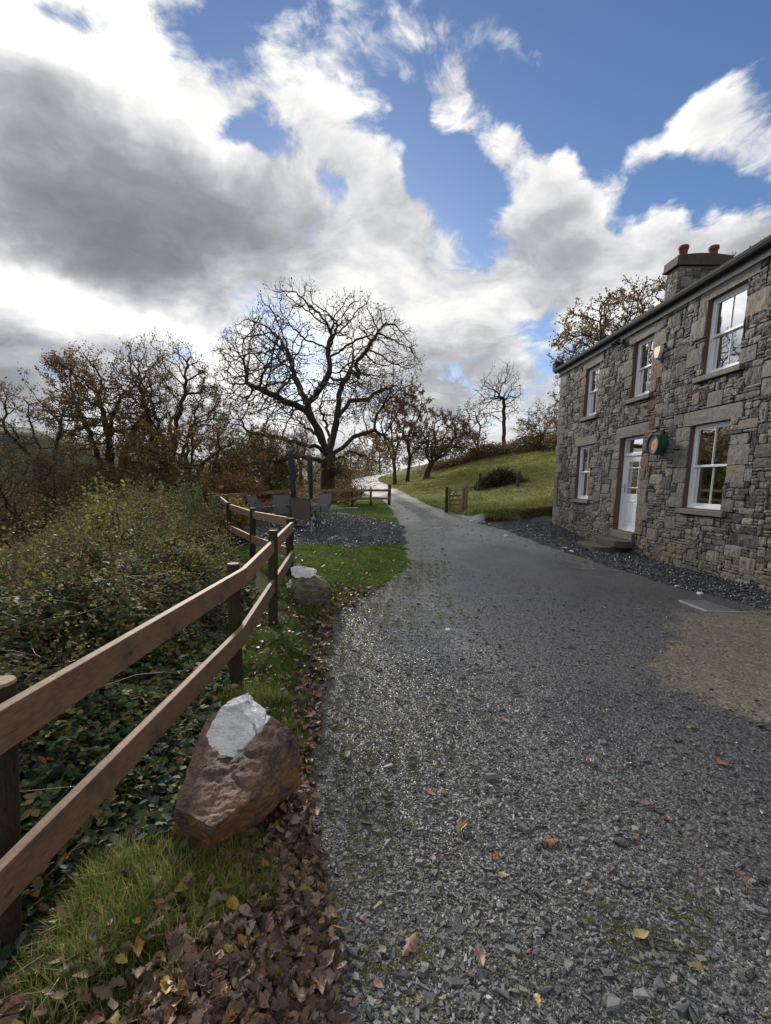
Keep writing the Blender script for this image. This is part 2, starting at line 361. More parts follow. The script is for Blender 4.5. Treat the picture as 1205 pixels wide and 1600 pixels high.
rgh = MA(nt, 'SUBTRACT', .95, MA(nt, 'MULTIPLY', ston2, MA(nt, 'ADD', .34, MA(nt, 'MULTIPLY', SS(nt, n3, .4, .62), .34))))
wet = MA(nt, 'MULTIPLY', ATT('wet'), SS(nt, n1, .34, .58))
rgh = MA(nt, 'SUBTRACT', rgh, MA(nt, 'MULTIPLY', wet, .30))
PRIN(nt, out, c, rgh, MA(nt, 'ADD', MA(nt, 'MULTIPLY', ston2, .42), .06), hgt, MA(nt, 'SUBTRACT', .8, MA(nt, 'MULTIPLY', wet, .45)), .012)

# ------------------------------------------------------------------ terrain mesh, split by zone
a_ = 1.2
ux = np.arange(-math.asinh(400 / a_), math.asinh(400 / a_), .033); uy = np.arange(math.asinh(-40 / a_), math.asinh(600 / a_), .030)
gx = a_ * np.sinh(ux) + 1.0; gy = a_ * np.sinh(uy) + 2.0
GX, GY = np.meshgrid(gx, gy); X = GX.ravel(); Y = GY.ravel()
Z = gz(X, Y)
clipd = lambda v: np.clip(v, -2, 2)
s_d, s_s, s_p, s_t, s_f = (clipd(sd_drive(X, Y)), clipd(poly_sd(X, Y, STRIP)), clipd(poly_sd(X, Y, PATIO)), clipd(poly_sd(X, Y, TAN)), clipd(poly_sd(X, Y, FINE)))
lat = np.abs(X - road_c(Y)); wy = sstep(Y, 15, 20)
midA = wy * (1 - sstep(lat, .2, .5)) * .9 * (Y < 62); trkA = wy * sstep(lat, .35, .6) * (1 - sstep(lat, .9, 1.3)) * .7
trkA = np.maximum(trkA, sstep(Y, 50, 56) * .9)
fence_x = lambda y: np.interp(y, [0, 3.2, 6.1, 7.8, 9.6, 12, 17, 19, 22, 25, 30], [-1.12, -1.12, -1.3, -2.3, -3.25, -4.4, -5.1, -3.9, -2.9, -2.4, -3.2])
soilA = np.maximum(sstep(fence_x(Y) - X, -.1, .4), sstep(Y, 58, 70) * (1 - sstep(X, -5, 0)))
soilA = np.maximum(soilA, sstep(Y, 16.75, 16.95) * (1 - sstep(Y, 17.25, 17.45)) * sstep(X, 3.4, 4.2))
def wetf(x, y): return np.exp(-((x - np.interp(y, [3, 6, 9, 14, 20], [.2, .65, 1.0, 1.3, 1.8])) / np.interp(y, [3, 7, 12], [.45, .8, 1.0])) ** 2) * sstep(y, 3, 5.5) * (1 - sstep(y, 20, 26))
wetA = wetf(X, Y)
nearA = 1 - sstep(np.hypot(X, Y), 5, 10)
nx, ny = len(gx), len(gy)
idx = np.arange(nx * ny).reshape(ny, nx)
Q = np.stack([idx[:-1, :-1], idx[:-1, 1:], idx[1:, 1:], idx[1:, :-1]], -1).reshape(-1, 4)
f_d, f_s, f_p, f_t = (s[Q].mean(1) for s in (s_d, s_s, s_p, s_t))
zone = np.where(f_d > 0, 1, 0); zone = np.where(f_s > 0, 2, zone); zone = np.where(f_p > 0, 3, zone); zone = np.where(f_t > 0, 4, zone)
for zi, nm in enumerate(['ground', 'driveway', 'slate_chippings_border', 'slate_chippings_patio', 'concrete_apron']):
    q = Q[zone == zi]; u, inv = np.unique(q, return_inverse=True)
    meta(mk(nm, np.stack([X[u], Y[u], Z[u]], 1), inv.reshape(-1, 4), gm, smooth=True,
            attrs=dict(drv=s_d[u], slt=s_s[u], pat=s_p[u], tan=s_t[u], fin=s_f[u], mid=midA[u], trk=trkA[u], soil=soilA[u], near=nearA[u], wet=wetA[u])), kind='structure')

# distant hill across the valley
hm, nt, out = newmat('far_hill')
P = ND(nt, 'ShaderNodeNewGeometry').outputs['Position']
PRIN(nt, out, MX(nt, SS(nt, NOISE(nt, P, .03, 6, .6), .4, .6), (.035, .04, .03), (.075, .085, .05)), .95, .1)
hx = np.linspace(-700, -60, 120); hy = np.linspace(230, 600, 40); HX, HY = np.meshgrid(hx, hy)
prof = np.interp(HX, [-700, -420, -330, -270, -240, -200, -150, -60], [80, 62, 46, 38, 28, 12, -10, -25])
HZ = -28 + (prof + 28) * sstep(HY, 230, 370) + 1.5 * cnoise(HX, HY, .05, 9)
idx = np.arange(HX.size).reshape(HX.shape)
Q = np.stack([idx[:-1, :-1], idx[:-1, 1:], idx[1:, 1:], idx[1:, :-1]], -1).reshape(-1, 4)
meta(mk('distant_hill', np.stack([HX.ravel(), HY.ravel(), HZ.ravel()], 1), Q, hm, smooth=True), kind='structure')
# ------------------------------------------------------------------ materials for the house
def wallmat(name, base_stops, stain=True):
    m, nt, out = newmat(name)
    g = ND(nt, 'ShaderNodeNewGeometry'); P = g.outputs['Position']; ri = g.outputs['Random Per Island']
    sp = ND(nt, 'ShaderNodeSeparateXYZ', {0: P})
    col = RAMP(nt, ri, base_stops)
    nA = NOISE(nt, P, 9, 6, .65); nB = NOISE(nt, P, 38, 4, .7); nC = NOISE(nt, P, 1.3, 4, .6); nD = NOISE(nt, P, 3.5, 5, .7)
    col = MX(nt, .8, col, RAMP(nt, nA, [(.25, (.72, .72, .73)), (.5, (1.0, .99, .98)), (.75, (1.25, 1.22, 1.16))]), 'MULTIPLY')
    col = MX(nt, .6, col, RAMP(nt, nB, [(.3, (.5, .5, .5)), (.7, (1.3, 1.3, 1.28))]), 'MULTIPLY')
    col = MX(nt, MA(nt, 'MULTIPLY', SS(nt, nC, .5, .68), .35), col, (.11, .10, .065))      # ochre algae
    col = MX(nt, MA(nt, 'MULTIPLY', SS(nt, nD, .60, .72), SS(nt, nB, .45, .6)), col, (.34, .33, .29))   # lichen
    if stain:                                                                                # rust run below the middle window
        dx = MA(nt, 'SUBTRACT', sp.outputs[1], 10.72)
        band = MA(nt, 'MULTIPLY', SS(nt, MA(nt, 'ABSOLUTE', MA(nt, 'ADD', dx, MA(nt, 'MULTIPLY', MA(nt, 'SUBTRACT', nD, .5), .5))), .28, .05), SS(nt, sp.outputs[2], .9, 2.2))
        band = MA(nt, 'MULTIPLY', MA(nt, 'MULTIPLY', band, SS(nt, sp.outputs[2], 4.3, 3.2)), SS(nt, nA, .35, .6))
        col = MX(nt, MA(nt, 'MULTIPLY', band, .75), col, (.22, .105, .045))
        low = MA(nt, 'MULTIPLY', SS(nt, sp.outputs[2], 1.2, .0), SS(nt, nC, .35, .6))
        col = MX(nt, MA(nt, 'MULTIPLY', low, .6), col, MX(nt, nA, (.08, .075, .04), (.32, .28, .2)))
    PRIN(nt, out, col, .82, .35, MA(nt, 'ADD', nA, MA(nt, 'MULTIPLY', nB, .5)), .9, .02)
    return m
M_stone = wallmat('rubble_stone', [(0, (.040, .041, .043)), (.2, (.080, .080, .082)), (.45, (.135, .134, .132)), (.7, (.19, .186, .180)), (.88, (.24, .23, .212)), (.955, (.29, .275, .25)), (.965, (.19, .125, .08)), (1, (.30, .285, .26))])
M_dress = wallmat('dressed_stone', [(0, (.13, .13, .125)), (.5, (.18, .178, .17)), (.88, (.235, .225, .205)), (1, (.19, .13, .085))])
M_sill = wallmat('sill_stone', [(0, (.15, .15, .125)), (1, (.22, .215, .19))], False)
M_step = wallmat('step_stone', [(0, (.075, .07, .06)), (1, (.11, .10, .085))], False)
def simple(name, col, rough=.6, spec=.4, nsc=None, namt=.15, metal=0, bstr=.0, bdist=.003):
    m, nt, out = newmat(name)
    P = ND(nt, 'ShaderNodeNewGeometry').outputs['Position']
    c = col; h = None
    if nsc:
        n = NOISE(nt, P, nsc, 5, .6); h = n
        c = MX(nt, n, tuple(k * (1 - namt) for k in col), tuple(min(1, k * (1 + namt)) for k in col))
    PRIN(nt, out, c, rough, spec, h if bstr else None, bstr, bdist, metal)
    return m
M_mortar = simple('mortar', (.030, .028, .026), .95, .1, 12, .6, bstr=.5, bdist=.01)
M_reveal = simple('painted_reveal', (.125, .088, .064), .85, .2, 7, .35, bstr=.4)
M_white = simple('white_upvc', (.76, .79, .84), .35, .4, 3, .05)
M_black = simple('black_plastic', (.020, .022, .026), .75, .12, 6, .2)
M_fascia = simple('pale_fascia', (.52, .53, .55), .7, .2, 4, .2)
M_dark = simple('dark_inside', (.03, .028, .025), .9, .1, 3, .2)
M_room = simple('room_plaster', (.30, .26, .20), .9, .1, 3, .1)
M_curt = simple('curtain_cloth', (.74, .70, .58), .9, .1, 5, .1)
M_terra = simple('terracotta', (.17, .055, .032), .8, .3, 15, .35, bstr=.3)
M_slate = simple('roof_slate', (.022, .024, .030), .85, .15, 14, .35, bstr=.4)
M_alu = simple('brushed_metal', (.35, .36, .38), .4, .5, 20, .1, metal=.7)
m, nt, out = newmat('window_glass')
lw = ND(nt, 'ShaderNodeFresnel', {'IOR': 2.1}).outputs[0]
P = ND(nt, 'ShaderNodeNewGeometry').outputs['Position']
bmp = ND(nt, 'ShaderNodeBump', {'Height': NOISE(nt, P, 2.2, 2, .5), 'Strength': .05, 'Distance': .02}).outputs[0]
gl = ND(nt, 'ShaderNodeBsdfGlossy', {'Color': (.95, .96, 1, 1), 'Roughness': .015, 'Normal': bmp}); tr = ND(nt, 'ShaderNodeBsdfTransparent', {'Color': (.82, .85, .84, 1)})
nt.links.new(ND(nt, 'ShaderNodeMixShader', {0: lw, 1: tr.outputs[0], 2: gl.outputs[0]}).outputs[0], out.inputs[0]); M_glass = m

# ------------------------------------------------------------------ stone cottage
def HW(s, o, z): return np.array([*(FD * s + FN * (FL - o)), z])
hD3, hN3 = np.array([*FD, 0.]), np.array([*-FN, 0.])      # along the wall / outward
UP = np.array([0, 0, 1.])
house = thing('stone_cottage', HW(9.5, 0, -.12), "two storey grey rubble stone cottage with white sash windows beside the gravel drive", 'house')
def hbox(mb, s0, s1, o0, o1, z0, z1):
    return mb.box(HW((s0 + s1) / 2, (o0 + o1) / 2, (z0 + z1) / 2), hD3, hN3, UP, abs(s1 - s0), abs(o1 - o0), z1 - z0)
S0, S1 = 1.4, 15.95; EAV = 5.10; DEP = 6.6
WINS = [(8.13, 9.19, 1.03, 2.62), (8.15, 9.08, 3.51, 4.85), (10.74, 11.52, 3.51, 4.79), (13.25, 14.04, 3.41, 4.76), (13.35, 14.27, 1.03, 2.60),
        (4.9, 5.95, 1.03, 2.62), (4.9, 5.9, 3.51, 4.85)]
DOOR = (10.81, 11.80, .33, 2.62)
OPEN = WINS + [DOOR]
# wall: mortar core cut round the openings
core = MB(); ss = sorted({S0, S1, *[w_[0] for w_ in OPEN], *[w_[1] for w_ in OPEN]})
for a, b in zip(ss[:-1], ss[1:]):
    cuts = sorted([(w_[2], w_[3]) for w_ in OPEN if w_[0] < (a + b) / 2 < w_[1]]); z = -.8
    for c0, c1 in cuts: hbox(core, a, b, -.45, -.012, z, c0); z = c1
    hbox(core, a, b, -.45, -.012, z, EAV)
hbox(core, S0, S0 + .45, -DEP + .0, -.46, -.8, EAV); hbox(core, S1 - .45, S1, -DEP, -.46, -.8, EAV); hbox(core, S0 + .46, S1 - .46, -DEP, -DEP + .45, -.8, EAV)
RIDGE = EAV + DEP / 2 * math.tan(R(28))
for s_ in (S0, S1 - .45):
    P6 = [HW(s_ + k, o, z) for k in (0, .45) for o, z in ((0, EAV + .002), (-DEP, EAV + .002), (-DEP / 2, RIDGE - .05))]
    core.add(P6, [(0, 1, 2), (3, 5, 4), (0, 3, 4, 1), (1, 4, 5, 2), (2, 5, 3, 0)])
# stones, packed on a lattice; surface pattern of the wall
def stones(s0, s1, z0, z1, cs, reserve, place, seed, big=.12):
    r_ = random.Random(seed); nS = int((s1 - s0) / cs); nZ = int((z1 - z0) / cs)
    occ = [[False] * nZ for _ in range(nS)]
    for i in range(nS):
        for j in range(nZ):
            s = s0 + (i + .5) * cs; z = z0 + (j + .5) * cs
            if any(a < s < b and c_ < z < d for a, b, c_, d in reserve): occ[i][j] = True
    for j in range(nZ):
        for i in range(nS):
            if occ[i][j]: continue
            q = r_.random()
            if q < big: ww, hh = r_.randint(4, 8), r_.randint(3, 5)
            elif q < .55: ww, hh = r_.randint(3, 6), r_.choice([1, 2, 2, 2])
            elif q < .8: ww, hh = r_.randint(2, 4), r_.randint(1, 3)
            else: ww, hh = r_.randint(3, 7), 1
            w_ = 0
            while w_ < ww and i + w_ < nS and not occ[i + w_][j]: w_ += 1
            h_ = 1
            while h_ < hh and j + h_ < nZ and all(not occ[i + k][j + h_] for k in range(w_)): h_ += 1
            for k in range(w_):
                for l in range(h_): occ[i + k][j + l] = True
            place(s0 + i * cs, s0 + (i + w_) * cs, z0 + j * cs, z0 + (j + h_) * cs, r_)
def stone_block(mb, r_, a, b, c_, d, frame, rough=1.0, gap=.0075, prot=None):
    nu = 3 if b - a < .14 else (5 if b - a < .3 else 7); nv = 2 if d - c_ < .09 else (3 if d - c_ < .14 else 4)
    g = gap * r_.uniform(.4, 1.5); a += g; b -= g; c_ += g * .8; d -= g * .8
    base = r_.uniform(.004, .030) if prot is None else prot
    sk = [r_.uniform(-.010, .010) for _ in range(4)]
    tx, tz = r_.uniform(-.5, .5), r_.uniform(-.5, .5)
    V = []; idm = {}
    for j in range(nv + 1):
        for i in range(nu + 1):
            u, v = i / nu, j / nv
            e = (i in (0, nu)) + (j in (0, nv))
            jx = (r_.uniform(-.004, .004) if e else r_.uniform(-.008, .008)); jz = r_.uniform(-.004, .004)
            o = base + rough * ((.0 if e == 0 else -.006 * e) + r_.uniform(-.013, .011) * (1 if e == 0 else .5) + .03 * (tx * (u - .5) + tz * (v - .5)))
            cut = .004 if e == 2 else 0
            s = a + (b - a) * u + jx + (cut if i == 0 else (-cut if i == nu else 0)); z = c_ + (d - c_) * v + jz + sk[0] * (u - .5) + (cut if j == 0 else (-cut if j == nv else 0))
            idm[i, j] = len(V); V.append(frame(s, max(o, .001), z))
    F = [(idm[i, j], idm[i + 1, j], idm[i + 1, j + 1], idm[i, j + 1]) for i in range(nu) for j in range(nv)]
    ring = [idm[i, 0] for i in range(nu)] + [idm[nu, j] for j in range(nv)] + [idm[i, nv] for i in range(nu, 0, -1)] + [idm[0, j] for j in range(nv, 0, -1)]
    n0 = len(V)
    for k in ring:
        p = V[k]; V.append(p - frame.n * (np.dot(p - frame.o, frame.n) + .03))
    m_ = len(ring)
    F += [(ring[(k + 1) % m_], ring[k], n0 + k, n0 + (k + 1) % m_) for k in range(m_)]
    mb.add(V, F)
class Frame:
    def __init__(s, org, su, n): s.o = np.array(org, float); s.u = np.array(su, float); s.n = np.array(n, float)
    def __call__(s, a, o, z): return s.o + s.u * a + s.n * o + UP * z
fr = Frame(HW(0, 0, 0), hD3, hN3)
reserve = []; dress = MB(); rr = random.Random(5)
for k, (a, b, c_, d) in enumerate(OPEN):
    hl = .27 if d < 3 else .20
    if d + hl > EAV: hl = EAV - d - .01
    la, lb = a - .22, b + .24
    reserve.append((a - .005, b + .005, c_ - (.0 if k < len(WINS) else .4), d)); reserve.append((la, lb, d, d + hl)); 
    lb_ = MB(); stone_block(lb_, rr, la, lb, d + .004, d + hl, fr, .45, .004, .012); lb_.obj('lintel', M_dress, house)
    if k < len(WINS): reserve.append((a - .14, b + .14, c_ - .13, c_))
    z = c_
    while z < d - .12:                              # quoins up the jambs
        for sgn in (-1, 1):
            h = rr.uniform(.16, .36); wq = rr.uniform(.18, .46)
        h = min(rr.uniform(.15, .38), d - z)
        for sgn in (-1, 1):
            wq = rr.uniform(.16, .5)
            q0, q1 = (a - wq, a) if sgn < 0 else (b, b + wq)
            if rr.random() < .75:
                if any(q0 < r_[1] and q1 > r_[0] and z < r_[3] and z + h > r_[2] for r_ in reserve if r_[0] != a - .005): continue
                stone_block(dress, rr, q0, q1, z, z + h, fr, .7, .006); reserve.append((q0, q1, z, z + h))
        z += h
z = -.5
while z < EAV:                                       # quoins at the far corner
    h = rr.uniform(.2, .36); wq = rr.choice([.3, .55]); stone_block(dress, rr, S1 - wq, S1 + .01, z, min(z + h, EAV), fr, .7); reserve.append((S1 - wq, S1 + .02, z, z + h)); z += h
rub = MB()
def place(a, b, c_, d, r_):
    rub_or = dress if r_.random() < .07 and (b - a) * (d - c_) > .03 else rub
    stone_block(rub_or, r_, a, b, c_, d, fr, .45 if rub_or is dress else 1.0)
stones(S0, S1, -.5, EAV, .054, reserve, place, 11, .17)
multi('wall', [(core, M_mortar), (rub, M_stone), (dress, M_dress)], house)

def reveal(a, b, c_, d, par):                        # painted plaster lining of an opening
    rev = MB(); t = .004
    hbox(rev, a, a + t, -.30, -.004, c_, d); hbox(rev, b - t, b, -.30, -.004, c_, d); hbox(rev, a + t, b - t, -.30, -.006, d - t, d); hbox(rev, a + t, b - t, -.30, -.006, c_, c_ + t)
    rev.obj('reveal', M_reveal, par)
def sash_window(a, b, c_, d, curtain):
    O = -.085; b_ = MB(); f = .048
    hbox(b_, a + .006, a + f, O - .1, O, c_ + .006, d - .006); hbox(b_, b - f, b - .006, O - .1, O, c_ + .006, d - .006)
    hbox(b_, a + f, b - f, O - .1, O, d - f, d - .006); hbox(b_, a + f, b - f, O - .1, O + .012, c_ + .006, c_ + f * .9)
    win = b_.obj('window', M_white, house, bevel=.004)
    reveal(a, b, c_, d, win)
    mid = (c_ + d) / 2 + .02; a2, b2, c2, d2 = a + f, b - f, c_ + f * .9, d - f
    for nm, z0, z1, oo in (('upper_sash', mid - .022, d2, O - .022), ('lower_sash', c2, mid + .018, O - .062)):
        s_ = MB(); st = .036
        hbox(s_, a2 + .001, a2 + st, oo - .036, oo, z0, z1); hbox(s_, b2 - st, b2 - .001, oo - .036, oo, z0, z1)
        hbox(s_, a2 + st, b2 - st, oo - .036, oo, z1 - (.04 if nm == 'lower_sash' else .045), z1 - .001); hbox(s_, a2 + st, b2 - st, oo - .036, oo, z0 + .001, z0 + (.06 if nm == 'lower_sash' else .042))
        m_ = (a2 + b2) / 2; hbox(s_, m_ - .009, m_ + .009, oo - .03, oo - .004, z0 + .04, z1 - .04)
        s_.obj(nm, M_white, win, bevel=.003)
        gp = MB(); gp.add([HW(a2 + .02, oo - .02, z0 + .02), HW(b2 - .02, oo - .02, z0 + .02), HW(b2 - .02, oo - .02, z1 - .02), HW(a2 + .02, oo - .02, z1 - .02)], [(0, 1, 2, 3)])
        gp.obj('pane', M_glass, win)
    if curtain:
        n = 60; s_ = np.linspace(a - .05, b + .05, n); V = []
        for k_, q in enumerate(s_):
            if curtain == 'left' and q > a + (b - a) * .30: break
            if curtain == 'right' and q < a + (b - a) * .68: continue
            o = O - .135 + .022 * math.sin(k_ * 1.05) + .01 * math.sin(k_ * .37)
            V += [HW(q, o, c_ - .05), HW(q, o * 1.0, d + .05)]
        m_ = len(V) // 2
        mk('curtain', V, np.array([(2 * i, 2 * i + 2, 2 * i + 3, 2 * i + 1) for i in range(m_ - 1)]), M_curt, win, smooth=True)
    room = MB(); o1 = -2.6
    A, B_, C_, D_ = a - .9, b + .9, c_ - .95, d + .3
    if D_ > EAV - .02: D_ = EAV - .05
    V = [HW(s_, o, z) for o in (-.46, o1) for s_, z in ((A, C_), (B_, C_), (B_, D_), (A, D_))]
    room.add(V, [(4, 5, 6, 7), (0, 1, 5, 4), (1, 2, 6, 5), (2, 3, 7, 6), (3, 0, 4, 7)])
    room.obj('room_behind', M_room, win)
    return win
for w_, cu in zip(WINS, ['both', 'left', 'left', 'right', 'right', 'both', 'left']): sash_window(*w_, cu)
for a, b, c_, d in WINS:
    s_ = MB(); hbox(s_, a - .12, b + .12, -.2, .075, c_ - .105, c_ - .004); s_.obj('window_sill', M_sill, house, bevel=.012)
# door: glazed upper half with margin lights, fanlight above
a, b, c_, d = DOOR; O = -.12; f = .06; TR = 2.17
b_ = MB(); hbox(b_, a + .006, a + f, O - .1, O, c_ + .005, d - .006); hbox(b_, b - f, b - .006, O - .1, O, c_ + .005, d - .006); hbox(b_, a + f, b - f, O - .1, O, d - f, d - .006)
hbox(b_, a + f, b - f, O - .1, O + .005, TR, TR + .075); hbox(b_, a + f, b - f, O - .1, O + .01, c_ + .005, c_ + .04)
door = b_.obj('front_door', M_white, house, bevel=.004)
reveal(*DOOR, door)
lf = MB(); x0, x1, z0, z1 = a + f + .004, b - f - .004, c_ + .045, TR - .004; oD = O - .03
gx0, gx1, gz0, gz1 = x0 + .15, x1 - .15, c_ + .92, TR - .14
hbox(lf, x0, gx0, oD - .04, oD, z0, z1); hbox(lf, gx1, x1, oD - .04, oD, z0, z1); hbox(lf, gx0, gx1, oD - .04, oD, gz1, z1); hbox(lf, gx0, gx1, oD - .04, oD, z0, gz0)
for q in (gx0 + .105, gx1 - .105): hbox(lf, q - .009, q + .009, oD - .025, oD + .004, gz0, gz1)
for q in (gz0 + .15, gz1 - .15):
    hbox(lf, gx0, gx0 + .096, oD - .025, oD + .004, q - .009, q + .009); hbox(lf, gx0 + .114, gx1 - .114, oD - .025, oD + .004, q - .009, q + .009); hbox(lf, gx1 - .096, gx1, oD - .025, oD + .004, q - .009, q + .009)
mx = (gx0 + gx1) / 2
for q0, q1 in ((gx0 + .0, mx - .035), (mx + .035, gx1 - .0)):      # two raised and fielded panels
    for e, t_ in ((0, .012), (.03, .004), (.045, .014)):
        if e == 0:
            for bx in ((q0, q1, c_ + .17, c_ + .19), (q0, q1, c_ + .74, c_ + .76)): hbox(lf, bx[0], bx[1], oD, oD + .012, bx[2], bx[3])
            hbox(lf, q0, q0 + .018, oD, oD + .012, c_ + .19, c_ + .74); hbox(lf, q1 - .018, q1, oD, oD + .012, c_ + .19, c_ + .74)
        elif e == .045: hbox(lf, q0 + e, q1 - e, oD, oD + .01, c_ + .235, c_ + .695)
lf.obj('door_leaf', M_white, door, bevel=.003)
gp = MB()
gp.add([HW(gx0, oD - .018, gz0), HW(gx1, oD - .018, gz0), HW(gx1, oD - .018, gz1), HW(gx0, oD - .018, gz1)], [(0, 1, 2, 3)]); gp.obj('door_pane', M_glass, door)
gp = MB(); gp.add([HW(a + f, O - .05, TR + .07), HW(b - f, O - .05, TR + .07), HW(b - f, O - .05, d - f), HW(a + f, O - .05, d - f)], [(0, 1, 2, 3)]); gp.obj('fanlight', M_glass, door)
hd = MB(); hbox(hd, x1 - .075, x1 - .045, oD, oD + .012, 1.28, 1.50); hd.tube([HW(x1 - .06, oD + .012, 1.42), HW(x1 - .06, oD + .05, 1.42), HW(x1 - .17, oD + .05, 1.41)], .009, 6)
hd.obj('door_handle', M_alu, door)
hall = MB(); V = [HW(s_, o, z) for o in (-.46, -3) for s_, z in ((a - .3, c_), (b + .3, c_), (b + .3, d + .1), (a - .3, d + .1))]
hall.add(V, [(4, 5, 6, 7), (0, 1, 5, 4), (1, 2, 6, 5), (2, 3, 7, 6), (3, 0, 4, 7)]); hall.obj('hall_behind', M_dark, door)
th_ = MB(); hbox(th_, a - .0, b + .0, -.32, .06, .15, .325); th_.obj('threshold', M_sill, house, bevel=.01)
# curved stone steps
st = MB()
def step(mb, s0, s1, o1, z0, z1):
    n = 10; top = []
    pts = [(s0, 0)] + [(s0 + (s1 - s0) * (.0 + .12 * 0), 0)]
    pts = [(s1, .012), (s0, .012), (s0, o1 - .25)] + [(s0 + .25 - .25 * math.cos(t) , o1 - .25 + .25 * math.sin(t)) for t in np.linspace(.2, math.pi / 2, 6)] + [(s1 - .25 + .25 * math.sin(t), o1 - .25 + .25 * math.cos(t)) for t in np.linspace(0, math.pi / 2, 6)]
    m_ = len(pts); V = [HW(s, o, z0) for s, o in pts] + [HW(s, o, z1) for s, o in pts]
    mb.add(V, [tuple(range(m_)), tuple(range(m_, 2 * m_))[::-1]] + [(k, k + m_, (k + 1) % m_ + m_, (k + 1) % m_) for k in range(m_)])
stA = MB(); step(stA, a - .1, b + .22, .42, -.02, .145); stB = MB(); step(stB, a + .15, b + .45, .82, -.35, -.024)
stA.obj('step', M_step, house, bevel=.015); stB.obj('step', M_step, house, bevel=.015)
# roof, gutter, fascia
rf = MB(); tn = math.tan(R(28)); ov = .11
for sg in (0, 1):
    e0 = (ov, EAV + .155) if sg == 0 else (-DEP - ov, EAV + .155)
    A = [HW(s_, e0[0], e0[1]) for s_ in (S0 - .12, S1 + .12)]; B_ = [HW(s_, -DEP / 2, RIDGE + .16) for s_ in (S1 + .12, S0 - .12)]
    V = A + B_; V2 = [v - UP * .022 for v in V]
    rf.add(V + V2, [(0, 1, 2, 3), (7, 6, 5, 4), (0, 4, 5, 1), (1, 5, 6, 2), (3, 7, 4, 0)])
rf.obj('roof', M_slate, house)
fs = MB(); hbox(fs, S0 - .1, S1 + .12, .02, .045, EAV - .085, EAV + .055); fs.obj('fascia', M_fascia, house)  # pale fascia board, brightened to stand in for the highlight under the gutter
sf = MB(); hbox(sf, S0 - .1, S1 + .115, -.44, .018, EAV + .003, EAV + .06); sf.obj('wall_plate', M_dark, house)
gt = MB(); n = 9
pr = [(.125 + .075 * math.cos(t), EAV + .07 + .075 * math.sin(t)) for t in np.linspace(math.pi, 2 * math.pi, n)] + [(.125 + .069 * math.cos(t), EAV + .072 + .069 * math.sin(t)) for t in np.linspace(2 * math.pi, math.pi, n)]
m_ = len(pr); V = [HW(S0 - .1, o, z) for o, z in pr] + [HW(S1 + .16, o, z) for o, z in pr]
gt.add(V, [tuple(range(m_)), tuple(range(m_, 2 * m_))[::-1]] + [(k, (k + 1) % m_, (k + 1) % m_ + m_, k + m_) for k in range(m_)])
hbox(gt, S0 - .1, S1 + .15, .047, .205, EAV + .071, EAV + .125)
gt.obj('gutter', M_black, house)
bx = MB(); hbox(bx, S1 + .19, S1 + .47, -.14, .13, EAV + .13, EAV + .35); hbox(bx, S1 + .17, S1 + .49, -.16, .15, EAV + .352, EAV + .375)
bx.obj('gutter_end_box', M_slate, house, bevel=.008)
vp = MB(); vp.tube([HW(12.43, -.8, 5.5), HW(12.43, -.8, 5.87)], .07, 12); vp.tube([HW(12.43, -.8, 5.875), HW(12.43, -.8, 5.92)], .085, 12); vp.obj('vent_pipe', M_fascia, house)
# chimney
M_cap = simple('chimney_cap', (.055, .045, .045), .8, .3, 9, .5, bstr=.5, bdist=.01)
ch = MB(); cs0, cs1, cn0, cn1 = 15.22, 15.84, 9.32 - FL, 10.92 - FL
hbox(ch, cs0 + .03, cs1 - .03, -cn1 + .03, -cn0 - .03, 5.5, 8.05)
chim = ch.obj('chimney', simple('chimney_mortar', (.17, .165, .155), .9, .2, 12, .3), house)
chs = MB()
f1 = Frame(HW(cs0 + .03, 0, 0), -hN3, -hD3); f2 = Frame(HW(0, -cn0 - .03, 0), hD3, hN3)
stones(cn0, cn1, 5.9, 8.04, .06, [], lambda a, b, c_, d, r_: stone_block(chs, r_, a, b, c_, d, f1, .5, .009, .026), 21, .2)
stones(cs0, cs1, 5.9, 8.04, .05, [], lambda a, b, c_, d, r_: stone_block(chs, r_, a, b, c_, d, f2, .5, .009, .026), 22, .5)
multi('chimney_stack', [(chs, M_stone)], chim)
cp = MB(); hbox(cp, cs0 - .07, cs1 + .07, -cn1 - .07, -cn0 + .09, 8.052, 8.12)
n = 9; V = []
for s_ in (cs0 - .05, cs1 + .05):
    for k in range(n):
        t = k / (n - 1); V.append(HW(s_, -(cn0 - .06 + (cn1 - cn0 + .12) * t), 8.12)); V.append(HW(s_, -(cn0 - .06 + (cn1 - cn0 + .12) * t), 8.33 + .07 * math.sin(math.pi * t)))
F = []
for k in range(n - 1):
    F += [(2 * k, 2 * k + 1, 2 * k + 3, 2 * k + 2), (2 * n + 2 * k, 2 * n + 2 * k + 2, 2 * n + 2 * k + 3, 2 * n + 2 * k + 1), (2 * k + 1, 2 * n + 2 * k + 1, 2 * n + 2 * k + 3, 2 * k + 3)]
F += [(0, 2 * n, 2 * n + 1, 1), (2 * n - 2, 2 * n - 1, 4 * n - 1, 4 * n - 2)]
cp.add(V, F); cp.obj('chimney_cap', M_cap, chim, bevel=.012)
for q in (.30, 1.25):
    pt = MB(); pt.lathe(HW((cs0 + cs1) / 2, -(cn0 + q), 8.28), UP, [(.13, 0), (.115, .18), (.12, .34), (.145, .36), (.15, .43), (.13, .46), (.10, .46), (.09, .2)], 16)
    pt.obj('chimney_pot', M_terra, chim, smooth=True)
